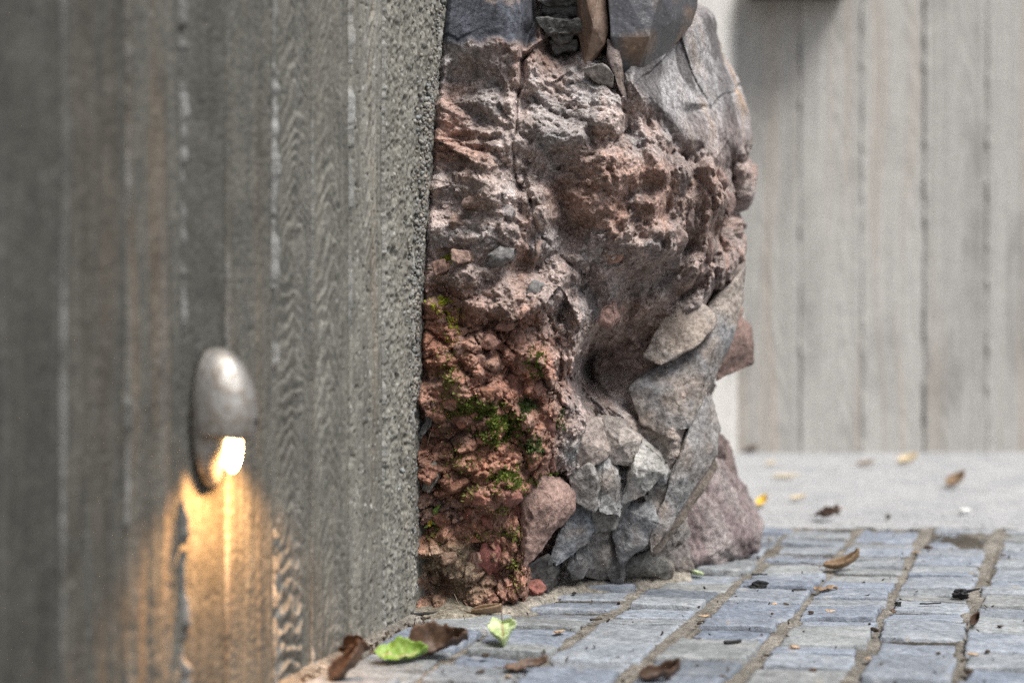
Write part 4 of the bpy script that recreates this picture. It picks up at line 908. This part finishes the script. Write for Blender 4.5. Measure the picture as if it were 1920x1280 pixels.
def leaf(px, py, lpx, wpx, mat, label, head=0.0, pitch=0.0, roll=0.0, z=0.003, stem=0.25, **kw):
    g = ground_at(px, py); k = g.y / F
    L = lpx * k; Wd = wpx * k
    root = tag(link('fallen_leaf', None, loc=(g.x, g.y, z)), label, 'leaf', 'fallen leaves on the paving')
    root.rotation_euler = (roll, -pitch, head)
    me = leaf_mesh(L, Wd, mat, seed=int(px), **kw)
    bl = link('blade', me, root)
    so = bl.modifiers.new('thickness', 'SOLIDIFY'); so.thickness = 0.0004
    R3 = root.rotation_euler.to_matrix(); root.location.z = 0.0015 - min((R3 @ v.co).z for v in me.vertices)
    if stem:
        zz = me.vertices[7 * 26].co.z
        sl = stem * L
        link('stem', tube('stem', [(-L * .49, 0, zz), (-L * .5 - sl * .5, 0, zz + sl * .12), (-L * .5 - sl, sl * .1, zz + sl * .3)], 0.0009, 0.0006, 'leaf_brown', (0, 0, 1)), root)
    return root
leaf(752, 1236, 100, 62, 'leaf_green', 'bright green curled leaf lying on the setts close to the wall', 0.1, 0.02, 0.5, curl=0.4, bend=0.3, fold=0.2, serr=.2, stem=0.1, crumple=.3)
leaf(822, 1226, 120, 80, 'leaf_brown', 'large dark brown crumpled leaf overlapping the green leaf', -0.12, 0.02, 0.6, curl=0.45, bend=0.35, fold=0.4, serr=.14, crumple=.3)
leaf(945, 1206, 74, 70, 'leaf_pale', 'pale green leaf with its brown stem pointing straight up', -1.5, -0.55, 0.15, curl=0.5, bend=0.4, fold=0.4, serr=.2, stem=0.6, crumple=.2)
leaf(672, 1226, 66, 46, 'leaf_brown', 'folded dark brown leaf lying against the foot of the wall', -0.5, 0.1, 0.7, curl=0.9, bend=0.4, fold=0.7, crumple=.15)
leaf(658, 1276, 80, 50, 'leaf_brown', 'twisted brown leaf scrap with raised tip beside the wall foot', 0.4, 0.5, 0.4, curl=0.9, bend=0.8, fold=0.7, crumple=.2)
leaf(985, 1256, 90, 40, 'leaf_brown', 'narrow mottled brown leaf lying flat across two setts', 0.45, 0.0, 0.2, curl=0.4, bend=0.3, fold=0.2, crumple=.2)
leaf(912, 1152, 56, 22, 'leaf_tan', 'curled tan leaf lying along the foot of the boulder', 0.0, 0.0, 0.3, curl=1.1, bend=0.2, fold=0.6)
leaf(1300, 1078, 42, 30, 'leaf_pale', 'yellowish green leaf tucked under the banded end of the boulder', 2.6, 0.1, 0.2, curl=0.3, bend=0.3, fold=0.2)
leaf(1578, 1068, 70, 34, 'leaf_tan', 'curled tan leaf with long raised stem on the setts', 0.1, 0.1, 0.2, curl=0.7, bend=0.8, fold=0.4, stem=0.6)
leaf(1548, 1108, 50, 24, 'leaf_tan', 'frayed reddish tan leaf fragment lying flat on a sett', 0.3, 0, 0, curl=0.3, bend=0.2, fold=0.2, crumple=.3, stem=0)
leaf(1236, 1276, 80, 46, 'leaf_brown', 'dark brown folded leaf lying between setts in front of the boulder', 0.2, 0.1, 0.4, curl=0.8, bend=0.5, fold=0.5, crumple=.2)
leaf(1829, 1174, 28, 22, 'leaf_brown', 'small folded brown leaf standing in a wide joint', 0.7, 0.5, 0.3, curl=0.8, bend=0.4, fold=0.8, stem=0)
leaf(1430, 948, 30, 26, 'leaf_yellow', 'bright yellow leaf on the asphalt beside the boulder', 0.8, 0.3, 0.1, curl=0.5, bend=0.5, fold=0.4, stem=.2)
leaf(1552, 972, 46, 30, 'leaf_brown', 'crumpled dark brown leaf on the asphalt near the setts', -0.3, 0.1, 0.3, curl=0.8, bend=0.5, fold=0.6, crumple=.3)
leaf(1568, 958, 26, 14, 'leaf_tan', 'tiny tan leaf behind the crumpled brown leaf on the asphalt', 0.1, 0, 0, curl=0.3, bend=0.2, fold=0.2, stem=0)
leaf(1792, 912, 46, 34, 'leaf_tan', 'ochre curled leaf with two raised halves on the asphalt', 0.5, 0.2, 0.2, curl=0.6, bend=0.6, fold=0.5, stem=0.2)
leaf(1474, 894, 54, 26, 'leaf_cream', 'long bleached leaf lying flat on the asphalt', 0.1, 0, 0, curl=0.1, bend=0.1, fold=0.1, stem=0)
leaf(1496, 936, 32, 22, 'leaf_cream', 'small bleached cream leaf beyond the yellow leaf', 0.4, 0, 0, curl=0.3, bend=0.2, fold=0.2, stem=0)
leaf(1702, 868, 40, 28, 'leaf_cream', 'whitish leaf lying close to the far wall', 0.3, 0.1, 0.2, curl=0.5, bend=0.4, fold=0.4, stem=0)
leaf(1622, 872, 34, 18, 'leaf_tan', 'thin reddish tan leaf on the asphalt before the far wall', 0.2, 0, 0, curl=0.4, bend=0.3, fold=0.3, stem=0)
leaf(1408, 846, 26, 14, 'leaf_brown', 'brown leaf in the corner where both concrete walls meet', 0.2, 0.1, 0, curl=0.6, bend=0.3, fold=0.5, stem=0)
leaf(1446, 870, 26, 16, 'leaf_cream', 'faint cream leaf on asphalt between corner and long bleached leaf', 0.7, 0, 0, curl=0.2, bend=0.2, fold=0.2, stem=0)

def lump(name, px, py, rx, ry, rz, mat, label, cat, head=0, z=0.0, seed=1, group=None):
    g = ground_at(px, py); k = g.y / F
    rr = np.random.RandomState(seed); b = bmesh.new(); bmesh.ops.create_icosphere(b, subdivisions=3, radius=1)
    V = np.array([v.co[:] for v in b.verts]); d = np.ones(len(V))
    for _ in range(11):
        n = rr.randn(3); n /= np.linalg.norm(n); q = rr.uniform(0.35, 0.9); t = V @ n
        d = np.minimum(d, np.where(t > 1e-3, q / np.maximum(t, 1e-3), 9))
    V = V * d[:, None] * (1 + 0.6 * fbm(V[:, 0] * 2.2, V[:, 1] * 3, V[:, 2] * 3, seed=seed, octv=3))[:, None] * np.array([rx, ry, rz]) * k
    for v, q in zip(b.verts, V): v.co = q
    o_ = link(name, bm_mesh(name, b, M[mat], False), None, (g.x, g.y, z - V[:, 2].min() * 0.8)); o_.rotation_euler = (0, 0, head)
    return tag(o_, label, cat, group)
lump('charcoal_lump', 1426, 1106, 19, 14, 12, 'char', 'chunky black charcoal lump on a sett near the boulder', 'charcoal', 0.2, seed=5)
c_ = lump('charcoal_lump', 1800, 1120, 22, 13, 10, 'char', 'black charcoal piece with a thin tail on a far sett', 'charcoal', 0.1, seed=6)
g = ground_at(1822, 1114)
link('tail', tube('tail', [(0.010, 0, 0.002), (0.022, 0.002, 0.004), (0.030, 0.003, 0.005)], 0.0022, 0.0012, 'char'), c_)
lump('charcoal_lump', 1685, 1137, 8, 7, 6, 'char', 'small black charcoal crumb lying in a sett joint', 'charcoal', 0, seed=8)
def twig(px, py, lpx, rpx, head, label, mat='twig', z=0.003):
    g = ground_at(px, py); k = g.y / F; L = lpx * k
    n = 7; pts = [((i / (n - 1) - .5) * L, RNG.uniform(-.06, .06) * L * 0.5, z + RNG.uniform(-.3, .3) * rpx * k) for i in range(n)]
    o_ = link('twig', tube('twig', pts, rpx * k, rpx * k * 0.7, mat), None, (g.x, g.y, rpx * k * .6)); o_.rotation_euler = (0, 0, head)
    return tag(o_, label, 'twig')
twig(1374, 1210, 34, 4.5, 0.3, 'short black stick lying on a sett in front of the boulder', 'char')
twig(785, 1158, 76, 4.0, 0.35, 'long black split stick lying at the corner of wall and boulder', 'char')
twig(1118, 1166, 26, 2.6, 0.5, 'small dark stick lying in a joint before the boulder')
twig(1745, 1136, 42, 1.8, 0.2, 'thin black splinter lying on a sett beside the charcoal', 'char')
twig(1424, 1081, 30, 2.2, 0.1, 'thin dark twig just behind the chunky charcoal lump', 'char')
twig(1500, 1109, 24, 1.6, 0.0, 'hair thin dark twig beside the frayed leaf fragment')
lump('pebble', 1808, 960, 13, 10, 6, 'white_chip', 'small white pebble lying on the pale asphalt', 'pebble', 0.1, seed=21)
lump('pebble', 1664, 972, 8, 7, 5, 'twig', 'small dark pebble lying on the pale asphalt', 'pebble', 0.1, seed=22)
lump('pebble', 1174, 1086, 7, 6, 6, 'chip', 'tiny ochre pebble at the foot of the boulder', 'pebble', 0.1, seed=23)
lump('pebble', 1236, 1082, 7, 6, 9, 'mortar', 'tiny pale pebble propped against the boulder foot', 'pebble', 0.1, seed=24)
lump('pebble', 1076, 1114, 6, 5, 3, 'sett', 'tiny blue grey pebble on mortar before the boulder', 'pebble', 0.1, seed=25)
chips = [(1320, 1156, 12, 1), (1556, 1146, 11, 1), (1522, 1150, 9, 0), (1492, 1214, 12, 1), (1630, 1235, 11, 1), (1825, 1227, 13, 1), (1450, 1132, 9, 1), (1050, 1186, 13, 1), (912, 1232, 11, 0), (1675, 1148, 9, 0), (1640, 1184, 12, 0), (1760, 1226, 8, 0), (1350, 1226, 10, 1), (1437, 1230, 9, 0), (1815, 1262, 14, 0), (1355, 1268, 9, 0), (1877, 1175, 7, 0), (1852, 1222, 7, 0),
         (1527, 1258, 9, 0), (900, 1262, 12, 0), (955, 1268, 9, 1), (820, 1252, 8, 1), (1190, 1130, 5, 0), (1332, 1190, 5, 0), (1575, 1200, 5, 0), (1740, 1028, 12, 0), (1720, 1036, 10, 1), (1880, 1042, 6, 0), (1805, 1240, 6, 0), (1310, 1170, 7, 0), (1365, 1168, 6, 1), (1495, 1190, 5, 1), (1308, 1250, 7, 0), (1160, 1232, 5, 0), (1820, 1075, 6, 1), (1620, 1092, 5, 0), (1445, 1010, 6, 1), (1270, 1120, 4, 0), (1100, 1215, 4, 0)]
for i, (px, py, r, kind) in enumerate(chips):
    if kind: lump('wood_chip', px, py, r, r * 0.8, r * 0.25, 'chip', 'pale tan flake of wood lying flat on the setts', 'chip', RNG.uniform(-1, 1), seed=900 + i, group='pale wood flakes on the paving')
    else: lump('seed_husk', px, py, r * .9, r * 0.7, r * 0.45, 'twig' if i % 3 else 'leaf_brown', 'dark brown seed husk lying on the setts', 'husk', RNG.uniform(-1, 1), seed=900 + i, group='dark seed husks on the paving')

# fine litter: bits of leaf and bark gathered along the wall foot and in the joints
Vs, Ts, o = [], [], 0
for i in range(520):
    if i % 3 == 0:
        gy_ = NPR.uniform(1.55, 1.95); gx_ = WO[0] + 0.3956 * gy_ + 0.004 + abs(NPR.randn()) * 0.02
    else:
        gy_ = NPR.uniform(1.55, 2.6); gx_ = WO[0] + 0.3956 * gy_ + 0.022 + NPR.randint(0, 9) * 0.1215 - 0.012 + NPR.randn() * 0.03
    s_ = NPR.uniform(0.0008, 0.0028); Q, _ = np.linalg.qr(NPR.randn(3, 3))
    v = (IV * (1 + 0.3 * NPR.randn(len(IV), 1)) * s_ * np.array([1.3, 0.8, 0.35])) @ Q.T
    v[:, 2] += 0.0008 - v[:, 2].min() * 0.6; Vs.append(v + np.array([gx_, gy_, 0])); Ts.append(IT + o); o += len(v)
tag(link('litter', tri_mesh('litter', np.concatenate(Vs), np.concatenate(Ts), None, M['twig'], False), pave), kind='stuff')

# seedling and dry stalks on the boulder
p, r_, c_ = on_face(806, 985)
sdl = tag(link('seedling', None, loc=tuple(p + np.array([0, -0.004, 0]))), 'tiny green seedling with four leaves sprouting from the red clay of the boulder', 'plant')
k = p[1] / F
link('stem', tube('stem', [(0, 0.004, -0.006), (0, -0.004, 0.004), (-0.001, -0.008, 0.014)], 0.0008, 0.0005, 'leaf_green', (0, 0, 0)), sdl)
for dx, dz, L, h in ((-14, 28, 26, 2.7), (18, 40, 36, 0.9), (-8, 2, 18, 3.6), (16, 6, 20, -0.2), (2, 18, 26, 1.5)):
    me = leaf_mesh(L * k, L * 0.42 * k, 'leaf_green' if dz != 18 else 'leaf_yellow', 0.2, 0.3, 0.3, seed=int(L))
    lo = link('leaf', me, sdl, (dx * k * .6, -0.010, dz * k * .6)); lo.rotation_euler = (math.radians(62), -h if abs(h) < 1.6 else -h, 0)
def stalk(px, py, dx, dy, label, mat='chip', r=0.0006):
    p, _, _ = on_face(px, py); k = p[1] / F
    pts = [(0, 0.004, 0), (dx * .3 * k, -0.006, -dy * .45 * k), (dx * k, -0.008, -dy * k)]
    tag(link('dry_stalk', tube('dry_stalk', pts, r, r * .6, mat), None, tuple(p)), label, 'stalk')
stalk(866, 1150, -14, -42, 'thin orange dry stalk rising at the boulder foot near the curled tan leaf')
stalk(800, 842, 8, -34, 'thin dry orange stalk hooked beside the wall edge on the boulder')
stalk(930, 950, -18, -26, 'short straw stalk poking from the mossy red clay')
